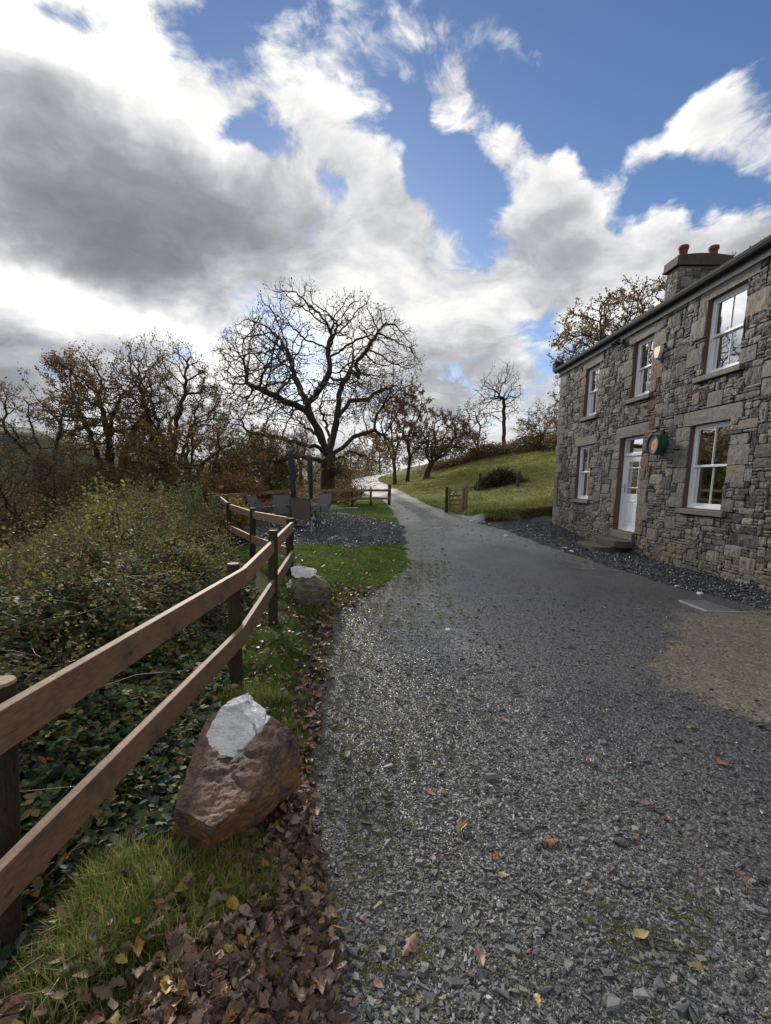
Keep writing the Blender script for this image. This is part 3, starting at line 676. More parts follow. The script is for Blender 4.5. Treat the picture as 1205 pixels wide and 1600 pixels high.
# things fixed to the wall: alarm box, lamp, painted drum
ab = MB(); s_, z_ = 10.42, 4.30
prof = [(-.13, .12), (.13, .12), (.13, -.02), (.06, -.15), (-.06, -.15), (-.13, -.02)]
V = [HW(s_ + x_, .035, z_ + y_) for x_, y_ in prof] + [HW(s_ + x_ * .85, .105, z_ + y_ * .85) for x_, y_ in prof]
ab.add(V, [tuple(range(6))[::-1], tuple(range(6, 12))] + [(k, (k + 1) % 6, (k + 1) % 6 + 6, k + 6) for k in range(6)])
o = ab.obj('alarm_box', simple('cream_plastic', (.55, .50, .38), .5, .4, 8, .1), None, org=HW(s_, .05, z_), bevel=.008)
meta(o, "small cream five sided alarm box high on the cottage wall between two upper windows", 'alarm box')
sl = thing('security_light', HW(12.05, .03, 4.92), "small black security floodlight under the gutter of the cottage", 'light')
b_ = MB(); hbox(b_, 11.98, 12.1, .03, .07, 4.86, 5.0); b_.tube([HW(12.04, .07, 4.93), HW(12.04, .16, 4.93)], .018, 8); b_.obj('bracket', M_black, sl)
b_ = MB(); b_.box(HW(12.04, .22, 4.95), hD3, (hN3 * .8 - UP * .6), (UP * .8 + hN3 * .6), .2, .14, .06); b_.obj('lamp_head', M_black, sl, bevel=.008)
dr = thing('painted_drum', HW(10.04, 0, 2.33), "green metal drum with blue and orange painted end, on the wall by the white door", 'wall ornament')
M_green = simple('green_enamel', (.012, .085, .055), .35, .5, 9, .3)
b_ = MB(); c0 = HW(10.04, .03, 2.33); rO = .215
b_.lathe(c0, hN3, [(rO, 0), (rO, .19), (rO + .008, .195), (rO + .008, .212), (rO - .012, .212), (rO - .012, .15), (.001, .15)], 40); b_.obj('drum_shell', M_green, dr, smooth=False)
m, nt, out = newmat('painted_disc')
P = ND(nt, 'ShaderNodeNewGeometry').outputs['Position']
rel = ND(nt, 'ShaderNodeVectorMath', {0: P, 1: tuple(HW(10.04, 0, 2.33))}, operation='SUBTRACT').outputs[0]
ds = ND(nt, 'ShaderNodeVectorMath', {0: rel, 1: tuple(hD3)}, operation='DOT_PRODUCT').outputs['Value']; dz = ND(nt, 'ShaderNodeSeparateXYZ', {0: rel}).outputs[2]
rad = MA(nt, 'SQRT', MA(nt, 'ADD', MA(nt, 'MULTIPLY', ds, ds), MA(nt, 'MULTIPLY', dz, dz))); ang = MA(nt, 'ARCTAN2', dz, ds)
star = MA(nt, 'MULTIPLY', MA(nt, 'SINE', MA(nt, 'MULTIPLY', ang, 8.0)), .014)
rs = MA(nt, 'DIVIDE', MA(nt, 'ADD', rad, star), .215)
pc = RAMP(nt, rs, [(0, (.40, .16, .03)), (.10, (.12, .05, .02)), (.16, (.75, .38, .06)), (.40, (.80, .34, .05)), (.60, (.60, .16, .05)), (.63, (.16, .22, .42)), (.80, (.26, .32, .50)), (.92, (.14, .14, .28)), (.95, (.5, .10, .05))], 'LINEAR')
pc = MX(nt, SS(nt, NOISE(nt, P, 60, 3), .5, .7), pc, (.14, .18, .35))
PRIN(nt, out, pc, .5, .4)
b_ = MB(); b_.lathe(HW(10.04, .182, 2.33), hN3, [(rO - .013, 0), (rO - .013, .012), (.002, .02)], 40); b_.obj('painted_disc', m, dr, smooth=False)
b_ = MB(); hbox(b_, 10.00, 10.08, .0, .05, 2.5, 2.62); b_.obj('wall_hook', M_black, dr)
#@@
# ------------------------------------------------------------------ post and rail fence
def timber(name, cols, sc=6, rough=.75, stretch=(1, 1, 14)):
    m, nt, out = newmat(name)
    P = ND(nt, 'ShaderNodeNewGeometry').outputs['Position']; ri = ND(nt, 'ShaderNodeObjectInfo').outputs['Random']
    a = NOISE(nt, P, sc, 5, .6); b = NOISE(nt, ND(nt, 'ShaderNodeMapping', {'Vector': P, 'Scale': stretch}).outputs[0], 9, 5, .65, .6)
    c = MX(nt, SS(nt, b, .3, .7), cols[0], cols[1]); c = MX(nt, SS(nt, a, .5, .75), c, cols[2])
    kd = ND(nt, 'ShaderNodeTexVoronoi', {'Vector': ND(nt, 'ShaderNodeMapping', {'Vector': P, 'Scale': (1, 1, 2.2)}).outputs[0], 'Scale': 3.4}).outputs['Distance']
    c = MX(nt, MA(nt, 'MULTIPLY', SS(nt, kd, .085, .045), .8), c, (.035, .02, .014))
    c = MX(nt, 1.0, c, RAMP(nt, ri, [(0, (.8, .8, .8)), (1, (1.2, 1.18, 1.15))]), 'MULTIPLY')
    PRIN(nt, out, c, rough, .3, b, .35, .004)
    return m
M_rail = timber('stained_rail', [(.155, .088, .055), (.27, .168, .108), (.095, .066, .046)], 5, .7, (2.5, 2.5, 26))
M_post = timber('treated_post', [(.020, .016, .012), (.052, .041, .027), (.030, .036, .018)], 6, .85, (22, 22, 2))
M_postend = timber('post_end_grain', [(.20, .16, .10), (.30, .24, .15), (.16, .13, .08)], 20, .8, (10, 10, 10))
M_oldpost = timber('old_dark_post', [(.030, .024, .019), (.055, .045, .035), (.05, .055, .035)], 6, .8, (22, 22, 2))
M_gatew = timber('gate_timber', [(.13, .085, .05), (.21, .145, .09), (.10, .075, .05)], 6, .75, (3, 3, 22))
fence = thing('post_and_rail_fence', (-1.2, 4, 0), "brown stained post and rail fence bending from the near left round the slate patio", 'fence')
def post(px_t, py_t, d, r_=.047, par=None, top_z=None, lean=(0, 0), zb=None, name='post', end=True, mat=None, xy=None):
    p = at(px_t, py_t, d) if xy is None else np.array(xy, float)
    b = p.copy(); b[0] -= lean[0]; b[1] -= lean[1]; b[2] = (gz(b[0], b[1]) if zb is None else zb) - .15
    mb = MB(); k = 12; zs = np.linspace(0, 1, 7); rg = random.Random(int(abs(p[0] * 997 + p[1] * 31)))
    pts = [b + (p - b) * t for t in zs]; rr_ = [r_ * (1 + rg.uniform(-.02, .02)) for _ in zs]; rr_[-1] = r_ * .93
    mb.tube(pts, rr_, k, cap=False)
    o = mb.obj(name, mat or M_post, par, smooth=True)
    if end:
        e = MB(); e.tube([p - UP * .006, p + UP * .004], [r_ * .93, r_ * .90], k); e.obj('post_top', M_postend, o)
    return o
RAILH = .120
def rail(a, b, tilt=0):
    mb = MB(); mb.beam(a, b, UP, .036, RAILH); return mb.obj('rail', M_rail, fence, bevel=.003)
def nodes(lst): return [at(*q) for q in lst]
T = nodes([(0, 1140, 1.26), (381, 901, 3.27), (457, 822, 6.07)]); B_ = nodes([(0, 1387, 1.26), (378, 993, 3.27), (458, 866.5, 6.07)])
for L_ in (T, B_):
    d0 = L_[1] - L_[0]; rail(L_[0] - d0 * .45, L_[1] + d0 / np.linalg.norm(d0) * .02); rail(L_[1] + (L_[2] - L_[1]) * .003, L_[2])
T2 = nodes([(449, 815, 6.15), (394.6, 804, 7.8), (359, 792, 9.6), (345, 780, 11.8)]); B2 = nodes([(447, 861, 6.15), (394, 842, 7.8), (359, 825, 9.6), (344, 806, 11.8)])
for L_ in (T2, B2):
    for a, b in zip(L_[:-1], L_[1:]): rail(a, b)
T3 = nodes([(344, 777, 12), (390, 771.5, 17), (428, 769, 18.6), (456, 767.3, 20), (508, 766.3, 22), (550, 766.3, 23.6), (579.5, 766.3, 24.3), (610, 766.3, 25)])
for a, b in zip(T3[:-1], T3[1:]):
    rail(a, b); rail(a - UP * .43, b - UP * .43)
for px, py, d, ln, zb in [(-3, 1066, 1.36, (.16, -.01), None), (364.5, 881, 3.36, (.035, 0), None), (426.5, 829, 4.5, (.045, 0), None), (453.5, 810, 6.12, (.05, 0), None), (394.8, 794, 7.75, (.05, 0), None), (357, 785, 9.6, (.03, 0), None),
                      (343.5, 775.5, 11.9, (.03, 0), None), (339, 774, 12.4, (.0, 0), None)]:
    post(px, py, d, .047 if d < 5 else .052, fence, lean=ln)
for px, py, d in [(389, 766, 17.08), (428, 764.5, 18.7), (456, 763, 20.1), (508, 762, 22.1), (550, 762, 23.7), (579.5, 762, 24.4)]: post(px, py, d, .055, fence)
post(609, 757, 25.1, .085, fence, lean=(.03, 0))
for px, py, d, lb_ in [(751, 740, 30, 'left'), (812, 736, 28.3, 'right')]:
    o = post(px, py, d, .10, None, lean=(.10, 0), name='field_post', end=False, mat=M_oldpost)
    meta(o, {'left': "dark leaning wooden post in the field at the left end of the brush pile", 'right': "dark leaning wooden post in the field right of the brush pile"}[lb_], 'post')
# open wooden gate by the drive
gate = thing('field_gate', (*G(714, 800), 0.1), "small brown wooden field gate with five bars standing open beside the drive", 'gate')
gl_, gr_ = at(703, 766, 21.6), at(724, 768, 20.2); zg = gz(gl_[0], gl_[1]) + .12
gl_[2] = zg; gr_[2] = gz(gr_[0], gr_[1]) + .12; gdir = (gr_ - gl_) / np.linalg.norm(gr_ - gl_); H_ = .92
for t in (0.02, .24, .46, .68, .93):
    mb = MB(); mb.beam(gl_ + UP * H_ * t + UP * .03, gr_ + UP * H_ * t + UP * .03, UP, .03, .085); mb.obj('bar', M_gatew, gate)
for a, b in ((0, 0), (1, 1)):
    p = gl_ if a == 0 else gr_; mb = MB(); mb.beam(p - UP * .05, p + UP * (H_ + .06), gdir, .06, .09); mb.obj('stile', M_gatew, gate)
side = np.cross(gdir, UP) * .034
mid_ = (gl_ + gr_) / 2
for p0, p1 in ((gl_ + UP * .05, mid_ + UP * .9), (gr_ + UP * .05, mid_ + UP * .9)):
    mb = MB(); mb.beam(p0 + side, p1 + side, UP, .02, .08); mb.obj('brace', M_gatew, gate)
o = post(730, 763, 20.0, .085, None, lean=(.02, 0), name='gate_post', end=False, mat=M_gatew, xy=(gr_[0] + .13, gr_[1] - .02, gr_[2] + 1.08)); meta(o, "thick brown gate post at the right side of the small open field gate", 'post')
o = post(700, 762, 21.8, .075, None, lean=(.02, 0), name='gate_post', end=False, mat=M_oldpost, xy=(gl_[0] - .12, gl_[1] + .08, gl_[2] + 1.05)); meta(o, "dark gate post at the left side of the small open field gate", 'post')

# ------------------------------------------------------------------ rocks
def rockmat(name, cols, sc=4, crack=0, bs=1.0, gr=.75):
    m, nt, out = newmat(name)
    P = ND(nt, 'ShaderNodeNewGeometry').outputs['Position']
    a = NOISE(nt, P, sc, 7, .62, .4); b = NOISE(nt, P, sc * 11, 8, .72); c2 = NOISE(nt, ND(nt, 'ShaderNodeMapping', {'Vector': P, 'Rotation': (.4, .5, .8), 'Scale': (1, 1, 5)}).outputs[0], sc * 2.5, 6, .65)
    col = RAMP(nt, a, [(.3, cols[0]), (.48, cols[1]), (.6, cols[2]), (.72, cols[3])])
    col = MX(nt, gr, col, RAMP(nt, b, [(.36, (.35, .35, .35)), (.5, (.95, .95, .95)), (.64, (1.6, 1.55, 1.5))]), 'MULTIPLY')
    if name == 'brown_rock':                        # rusty iron stain on the broken lower end
        zz_ = ND(nt, 'ShaderNodeSeparateXYZ', {0: P}).outputs[2]
        col = MX(nt, MA(nt, 'MULTIPLY', SS(nt, zz_, .25, .17), SS(nt, a, .38, .55)), col, MX(nt, b, (.12, .055, .02), (.36, .19, .06)))
    h = MA(nt, 'ADD', MA(nt, 'MULTIPLY', c2, 1.2), MA(nt, 'MULTIPLY', b, .6))
    if crack:
        vd = ND(nt, 'ShaderNodeTexVoronoi', {'Vector': ND(nt, 'ShaderNodeVectorMath', {0: P, 1: ND(nt, 'ShaderNodeVectorMath', {0: ND(nt, 'ShaderNodeTexNoise', {'Vector': P, 'Scale': 9.0}).outputs[1], 'Scale': .09}, operation='SCALE').outputs[0]}, operation='ADD').outputs[0], 'Scale': crack}, feature='DISTANCE_TO_EDGE').outputs[0]
        k = SS(nt, vd, .0, .035); col = MX(nt, MA(nt, 'MULTIPLY', MA(nt, 'SUBTRACT', 1.0, k), SS(nt, a, .48, .56)), col, (.25, .23, .20)); h = MA(nt, 'ADD', h, MA(nt, 'MULTIPLY', k, .25))
    PRIN(nt, out, col, .72, .4, h, bs, .02)
    return m
M_rockb = rockmat('brown_rock', [(.07, .046, .040), (.17, .115, .095), (.25, .155, .10), (.32, .17, .07)], 4.5, 0, 1.0)
M_rockg = rockmat('lichen_rock', [(.04, .038, .032), (.12, .115, .09), (.20, .19, .13), (.28, .27, .22)], 7)
M_quartz = rockmat('white_quartz', [(.60, .61, .64), (.82, .83, .86), (.88, .88, .88), (.60, .54, .42)], 7, 4, 1.0, .25)
def rock(name, pts, mat, label, cat, cuts=4, amp=.03, sc=5, seed=1, sm=.0):
    bm = bmesh.new(); pts = np.array(pts, float); org = pts.mean(0); org[2] = pts[:, 2].min()
    for p in pts: bm.verts.new(tuple(p - org))
    r_ = bmesh.ops.convex_hull(bm, input=bm.verts)
    bmesh.ops.delete(bm, geom=[v for v in bm.verts if not v.link_faces], context='VERTS')
    bmesh.ops.triangulate(bm, faces=bm.faces)
    for _ in range(cuts):
        bmesh.ops.subdivide_edges(bm, edges=bm.edges, cuts=1, use_grid_fill=True)
        if sm: bmesh.ops.smooth_vert(bm, verts=bm.verts, factor=sm, use_axis_x=True, use_axis_y=True, use_axis_z=True); 
    bm.normal_update()
    disp = []
    for v in bm.verts:
        c = v.co + Vector(tuple(org)); w_ = Vector((mnoise.noise(c * sc * 1.5), mnoise.noise(c * sc * 1.5 + Vector((9, 0, 0))), 0)) * .06
        n = mnoise.fractal(c * sc * 2.5 + Vector((seed, 0, 0)), .9, 2.0, 6)
        q = (c + w_) * sc; q = Vector((q.x * .8, q.y * .8, q.z * 2.2)); dd, pp = mnoise.voronoi(q + Vector((seed, 0, 0)))
        step_ = mnoise.cell(pp[0] * 7.3) * .5                    # flakes broken off in flat steps
        edge_ = min(1.0, (dd[1] - dd[0]) * 4)
        disp.append(v.normal * (n * amp * .42 + step_ * amp * edge_ - (1 - edge_) * amp * .25))
    for v, d_ in zip(bm.verts, disp): v.co += d_
    me = bpy.data.meshes.new(name); bm.to_mesh(me); bm.free(); me.materials.append(mat)
    o = bpy.data.objects.new(name, me); COL.objects.link(o); o.location = tuple(org)
    return meta(o, label, cat)
def pz(px, py, z):
    r = ray(px, py); t = (z - EYE) / r[2]; return np.array([0, 0, EYE]) + r * t
top = [pz(274, 1262, .24), pz(333, 1292, .23), pz(384, 1252, .26), pz(428, 1168, .33), pz(433, 1128, .36), pz(395, 1108, .37), pz(330, 1112, .36), pz(303, 1165, .31)]
bot = [pz(316, 1362, -.06), pz(268, 1332, -.05), pz(345, 1335, -.05), pz(458, 1238, -.03), pz(468, 1185, .12), pz(464, 1150, .24)]
bk = [top[5] * [1, 1, 0] + [.05, .08, -.02], top[6] * [1, 1, 0] + [-.06, .02, -.03], top[4] * [1, 1, 0] + [.12, .02, 0]]
rock('brown_boulder', top + bot + bk, M_rockb, "large rust brown angular boulder at the drive edge in the foreground", 'boulder', 6, .023, 7, 12)
q = [(374, 1090, .60), (388, 1106, .57), (413, 1134, .50), (406, 1147, .47), (371, 1189, .335), (346, 1180, .335), (322, 1166, .345), (321, 1146, .40), (336, 1122, .47), (350, 1100, .55)]
fp = [at(px, py, 1.93 + (1189 - py) / 99 * .15) for px, py, z in q]
fwd = np.array([0.02, .86, -.18])
cf = np.mean(fp, 0)
rock('white_quartz_rock', [p + fwd * .045 for p in fp] + [cf + (p - cf) * (.80 + .1 * (k % 2)) - fwd * .035 for k, p in enumerate(fp)] + [cf + (p - cf) * .9 + fwd * .15 for p in fp], M_quartz, "big white quartz rock resting on the brown boulder in the foreground", 'rock', 5, .013, 9, 8)
def offs(c, pts): return [np.array(c) + np.array(p) for p in pts]
c2 = np.array([*G(483, 944), 0]); c2[2] = gz(c2[0], c2[1])
rock('lichened_boulder', offs(c2, [(-.27, .05, .24), (-.22, -.12, .22), (.02, -.17, .27), (.17, -.12, .24), (.26, .0, .20), (.26, .1, .08), (.24, .0, -.03), (.02, -.18, -.06), (-.10, -.10, -.05), (-.16, .1, .33), (.0, .15, .33), (.15, .15, .30), (-.2, .2, .0), (.2, .25, 0), (.1, -.05, .33), (-.08, -.04, .34)]),
     M_rockg, "grey brown lichened boulder on the lawn by the fence corner", 'boulder', 4, .016, 6, 5)
c3 = c2 + [-.05, .02, .335]
rock('white_quartz_rock', offs(c3, [(-.16, 0, .10), (-.13, -.06, .02), (-.08, -.08, -.01), (.08, -.08, -.01), (.14, -.04, .03), (.15, 0, .065), (.05, 0, .10), (-.06, .02, .125), (-.1, .1, .01), (.1, .1, .01), (-.12, .06, .1), (.1, .08, .07)]), M_quartz, "small white quartz rock resting on the lichened boulder on the lawn", 'rock', 4, .008, 10, 6)
for k, (px, py, s_, lb_) in enumerate([(893, 862, .05, "small white stone lying on dark slate chippings below the door steps"), (1058, 917, .035, "small pinkish round stone on slate chippings in front of the large lower window"),
                                (1094, 928, .04, "small flat white stone on slate chippings just above the metal cover"), (790, 838, .06, "small white stone at the drive edge left of the cottage corner"),
                                (736, 815, .07, "small white stone on chippings below the field gate"), (616, 822, .06, "small white stone at the right tip of the slate patio"), (625, 806, .06, "small white stone on grass beside the far fence end post"),
                                (847, 837, .05, "small white stone on slate chippings left of the cottage corner, nearest the wall"), (700, 985, .03, "small pale pebble lying on the middle of the gravel drive"),
                                (858, 762, .10, "white stone on the grass bank beside the cottage corner")]):
    x, y = G(px, py); z = gz(x, y); r_ = random.Random(k)
    rock('white_stone', [(x + s_ * r_.uniform(.7, 1) * a, y + s_ * r_.uniform(.7, 1) * b, z + s_ * (.2 + .45 * c_)) for a in (-1, 1) for b in (-1, 1) for c_ in (-1, 1)], M_quartz, lb_, 'stone', 2, s_ * .12, 20, k, .3)
# metal cover in the drive
cv = thing('metal_cover', (*G(1108, 948), -.1), "flat grey ribbed metal drain cover lying at the edge of the drive", 'drain cover')
P4 = [np.array([*G(*p), 0]) for p in [(1060, 939), (1100, 939.5), (1156, 957.5), (1104, 956)]]
P4 = [np.array([p[0], p[1], gz(p[0], p[1]) + .013]) for p in P4]
mb = MB(); mb.add(P4 + [p - UP * .03 for p in P4], [(0, 3, 2, 1), (0, 1, 5, 4), (1, 2, 6, 5), (2, 3, 7, 6), (3, 0, 4, 7)]); mb.obj('cover_plate', simple('galvanised', (.40, .42, .44), .5, .5, 9, .3, metal=.3), cv)
mb = MB()
for t in np.linspace(.06, .94, 13):
    a = P4[0] + (P4[3] - P4[0]) * t; b = P4[1] + (P4[2] - P4[1]) * t; mb.beam(a + (b - a) * .04 + UP * .004, a + (b - a) * .96 + UP * .004, UP, .012, .012)
mb.obj('rib', M_alu, cv)

# ------------------------------------------------------------------ patio furniture
M_sling = simple('grey_sling_fabric', (.13, .13, .135), .8, .3, 90, .25); M_slingb = simple('taupe_sling_fabric', (.12, .105, .088), .8, .3, 90, .25)
M_frame = simple('dark_tube', (.035, .037, .045), .4, .5, 9, .2); M_tube = simple('silver_tube', (.30, .32, .35), .35, .5, 9, .1, metal=.5)
M_cover = simple('navy_parasol_cover', (.016, .019, .030), .6, .4, 9, .3)
def chair(px, py, d, yaw, label, fabric, recl=0.18, tube=None, seat=True):
    x, y = at(px, py, d)[:2]; z0 = float(gz(x, y)) + .01; t = thing('patio_chair', (x, y, z0), label, 'chair', 'metal framed chairs round the patio table')
    c_, s_ = math.cos(yaw), math.sin(yaw)
    def L(a, b, h): return np.array([x + a * c_ - b * s_, y + a * s_ + b * c_, z0 + h])    # a sideways, b forward (seat points +b)
    tube = tube or M_frame; w_ = .28
    bt = -.24 - recl * 1.2
    sb = MB(); n = 7
    V = [L(sg * (w_ - .02), -.24 + (bt + .24) * k / n, .42 + .56 * k / n) for k in range(n + 1) for sg in (-1, 1)]; V2 = [v + (L(0, .012, 0) - L(0, 0, 0)) for v in V]
    m_ = len(V)
    sb.add(V + V2, [(2 * k, 2 * k + 1, 2 * k + 3, 2 * k + 2) for k in range(n)] + [(m_ + 2 * k + 1, m_ + 2 * k, m_ + 2 * k + 2, m_ + 2 * k + 3) for k in range(n)] + [(0, 2, m_ + 2, m_), (1, m_ + 1, m_ + 3, 3)])
    sb.obj('backrest', fabric, t)
    se = MB(); se.add([L(-w_ + .02, -.24, .42), L(w_ - .02, -.24, .42), L(w_ - .02, .24, .44), L(-w_ + .02, .24, .44), L(-w_ + .02, -.24, .405), L(w_ - .02, -.24, .405), L(w_ - .02, .24, .425), L(-w_ + .02, .24, .425)], [(0, 1, 2, 3), (7, 6, 5, 4), (0, 4, 5, 1), (2, 6, 7, 3)])
    se.obj('seat', fabric, t)
    for sg in (-1, 1):
        fm = MB(); fm.tube([L(sg * w_, bt, .99), L(sg * w_, -.24, .42), L(sg * w_, .25, .44)], .013, 6); fm.obj('side_frame', tube, t)
        lg = MB(); lg.tube([L(sg * (w_ + .02), .27, .0), L(sg * (w_ + .02), .22, .62), L(sg * (w_ + .02), .16, .655), L(sg * (w_ + .02), -.26, .64)], .014, 6); lg.obj('front_leg', tube, t)
        lg = MB(); lg.tube([L(sg * (w_ + .02), -.20, .42), L(sg * (w_ + .02), -.34, .0)], .014, 6); lg.obj('rear_leg', M_tube if tube is M_frame else tube, t)
    fm = MB(); fm.tube([L(-w_, bt, .99), L(w_, bt, .99)], .013, 6); fm.obj('top_rail', tube, t)
    return t
chair(475, 824, 13.2, R(-6), "taupe patio chair with its back to the viewer, nearest of the set", M_slingb, .05)
chair(440, 818, 14.6, R(188), "light grey sling patio chair facing the viewer, left of the parasol", M_sling, .10)
chair(416, 822, 14.2, R(252), "dark patio chair seen edge on, leaning back near the left fence", M_frame, .22)
chair(497, 812, 15.6, R(150), "grey sling patio chair turned sideways behind the nearest chair", M_sling, .2)
tb = thing('patio_table', (*at(480, 815, 15.0)[:2], .1), "round dark glass patio table on thin metal legs among the chairs", 'table')
x, y, _ = ORG[tb.name]; z0 = float(gz(x, y))
mb = MB(); mb.lathe((x, y, z0 + .70), UP, [(.62, 0), (.64, .012), (.62, .024)], 40); mb.obj('table_top', simple('smoked_glass', (.03, .035, .04), .08, .6), tb)
mb = MB(); mb.tube([(x + .63 * math.cos(a), y + .63 * math.sin(a), z0 + .695) for a in np.linspace(0, 2 * math.pi, 41)], .014, 6, cap=False); mb.obj('table_rim', M_tube, tb)
for k in range(4):
    a = math.pi / 4 + k * math.pi / 2; mb = MB(); mb.tube([(x + .2 * math.cos(a), y + .2 * math.sin(a), z0 + .69), (x + .38 * math.cos(a), y + .38 * math.sin(a), z0 + .35), (x + .56 * math.cos(a), y + .56 * math.sin(a), z0 + .0)], .015, 6); mb.obj('leg', M_tube, tb)
ft = thing('footstool', (*at(556, 810, 16)[:2], .1), "low metal tube side table at the right edge of the patio chairs", 'side table')
x, y = at(540, 812, 16)[:2]; z0 = float(gz(x, y))
mb = MB(); mb.tube([(x - .42, y, z0 + .5), (x + .42, y + .1, z0 + .52)], .014, 6); mb.tube([(x - .42, y + .4, z0 + .5), (x + .42, y + .5, z0 + .52)], .014, 6); mb.obj('top_frame', M_tube, ft)
mb = MB(); mb.box((x - .02, y + .22, z0 + .515), (1, 0, 0), (0, 1, 0), UP, .8, .38, .012); mb.obj('top', M_frame, ft)
for sx_ in (-.34, .34):
    for sy_ in (0.02, .44):
        mb = MB(); mb.tube([(x + sx_, y + sy_, z0 + .5), (x + sx_ * 1.15, y + sy_, z0)], .013, 6); mb.obj('leg', M_tube, ft)
def parasol(px, d, ztop, lean, label):
    x, y = at(px, 800, d)[:2]; z0 = float(gz(x, y)); t = thing('closed_parasol', (x, y, z0), label, 'parasol', 'closed parasols on the slate patio')
    ln = np.array(lean); mb = MB(); mb.tube([np.array([x, y, z0]), np.array([x, y, z0 + 1.2]) + [*(ln * .5), 0]], .02, 8); mb.obj('pole', M_tube, t)
    mb = MB(); mb.lathe((x, y, z0), UP, [(.25, 0), (.25, .05), (.18, .08), (.04, .10), (.03, .25)], 20); mb.obj('base', M_frame, t)
    # folded canopy in its cover: lumpy tapering sleeve
    n = 20; ks = 16; V = []; rg = random.Random(int(px)); ph = rg.uniform(0, 6)
    for i in range(n + 1):
        f_ = i / n; zc = z0 + .78 + (ztop - z0 - .78) * f_
        r0 = np.interp(f_, [0, .06, .2, .6, .93, 1], [.045, .06, .08, .092, .088, .07])
        cx_, cy_ = x + ln[0] * f_, y + ln[1] * f_
        for k in range(ks):
            a = k * 2 * math.pi / ks; rr_ = r0 * (1 + .10 * math.sin(3 * a + ph + 2 * f_) + .05 * math.sin(9 * f_ + k))
            V.append((cx_ + rr_ * math.cos(a), cy_ + rr_ * math.sin(a) * .8, zc + (.05 * math.cos(a + ph) if i == n else 0)))
    F = [(i * ks + k, i * ks + (k + 1) % ks, (i + 1) * ks + (k + 1) % ks, (i + 1) * ks + k) for i in range(n) for k in range(ks)]
    mb = MB(); mb.add(V, F + [tuple(n * ks + k for k in range(ks)), tuple(range(ks))[::-1]]); mb.obj('cover', M_cover, t, smooth=True)
    return t
parasol(461, 14.6, 2.50, (-.08, 0), "taller closed parasol in a dark navy cover, left of the pair on the patio")
parasol(486.5, 16.4, 2.42, (.0, 0), "closed parasol in a dark navy cover, right of the pair on the patio")
pl = thing('planter_trough', (*at(370, 838, 9.8)[:2], .2), "low black planter trough inside the left fence", 'planter')
x, y = at(374, 838, 9.9)[:2]; z0 = float(gz(x, y)); mb = MB(); mb.beam((x - .25, y + .5, z0 + .14), (x + .30, y - .4, z0 + .14), UP, .3, .3); mb.obj('trough', M_black, pl, bevel=.01)
mb = MB(); mb.beam((x - .24, y + .48, z0 + .296), (x + .29, y - .38, z0 + .296), UP, .26, .02); mb.obj('soil', M_dark, pl)
#@@
# ------------------------------------------------------------------ trees
def barkmat(name, c0, c1, moss=.3):
    m, nt, out = newmat(name)
    P = ND(nt, 'ShaderNodeNewGeometry').outputs['Position']
    a = NOISE(nt, P, 1.2, 4, .6); b = NOISE(nt, ND(nt, 'ShaderNodeMapping', {'Vector': P, 'Scale': (9, 9, 2.5)}).outputs[0], 2.2, 5, .7)
    c = MX(nt, b, c0, c1); c = MX(nt, MA(nt, 'MULTIPLY', SS(nt, a, .48, .62), moss), c, (.075, .085, .035))
    PRIN(nt, out, c, .9, .2, b, .8, .04); return m
def leafmat(name, stops, trans=.52, rough=.55, spec=.35):
    m, nt, out = newmat(name)
    g = ND(nt, 'ShaderNodeNewGeometry'); oi = ND(nt, 'ShaderNodeObjectInfo').outputs['Random']
    c = RAMP(nt, g.outputs['Random Per Island'], stops)
    n = NOISE(nt, g.outputs['Position'], .9, 3, .6)
    c = MX(nt, 1.0, c, RAMP(nt, n, [(.3, (.65, .65, .65)), (.7, (1.3, 1.3, 1.3))]), 'MULTIPLY')
    p = PRIN(nt, None, c, rough, spec)
    t = ND(nt, 'ShaderNodeBsdfTranslucent', {'Color': c})
    nt.links.new(ND(nt, 'ShaderNodeMixShader', {0: trans, 1: p.outputs[0], 2: t.outputs[0]}).outputs[0], out.inputs[0]); return m
M_bark = barkmat('oak_bark', (.028, .022, .017), (.065, .053, .042)); M_bark2 = barkmat('pale_bark', (.06, .05, .04), (.13, .115, .095), .2)
L_oak = leafmat('oak_leaf_brown', [(0, (.085, .055, .03)), (.4, (.15, .094, .046)), (.75, (.21, .135, .06)), (1, (.27, .19, .075))])
L_dull = leafmat('dull_leaf', [(0, (.075, .058, .032)), (.5, (.14, .105, .052)), (1, (.21, .165, .07))])
L_org = leafmat('rusty_leaf', [(0, (.085, .048, .024)), (.5, (.15, .082, .034)), (.85, (.21, .125, .045)), (1, (.27, .18, .06))])
L_olive = leafmat('olive_leaf', [(0, (.06, .065, .02)), (.6, (.11, .11, .035)), (1, (.17, .13, .04))])

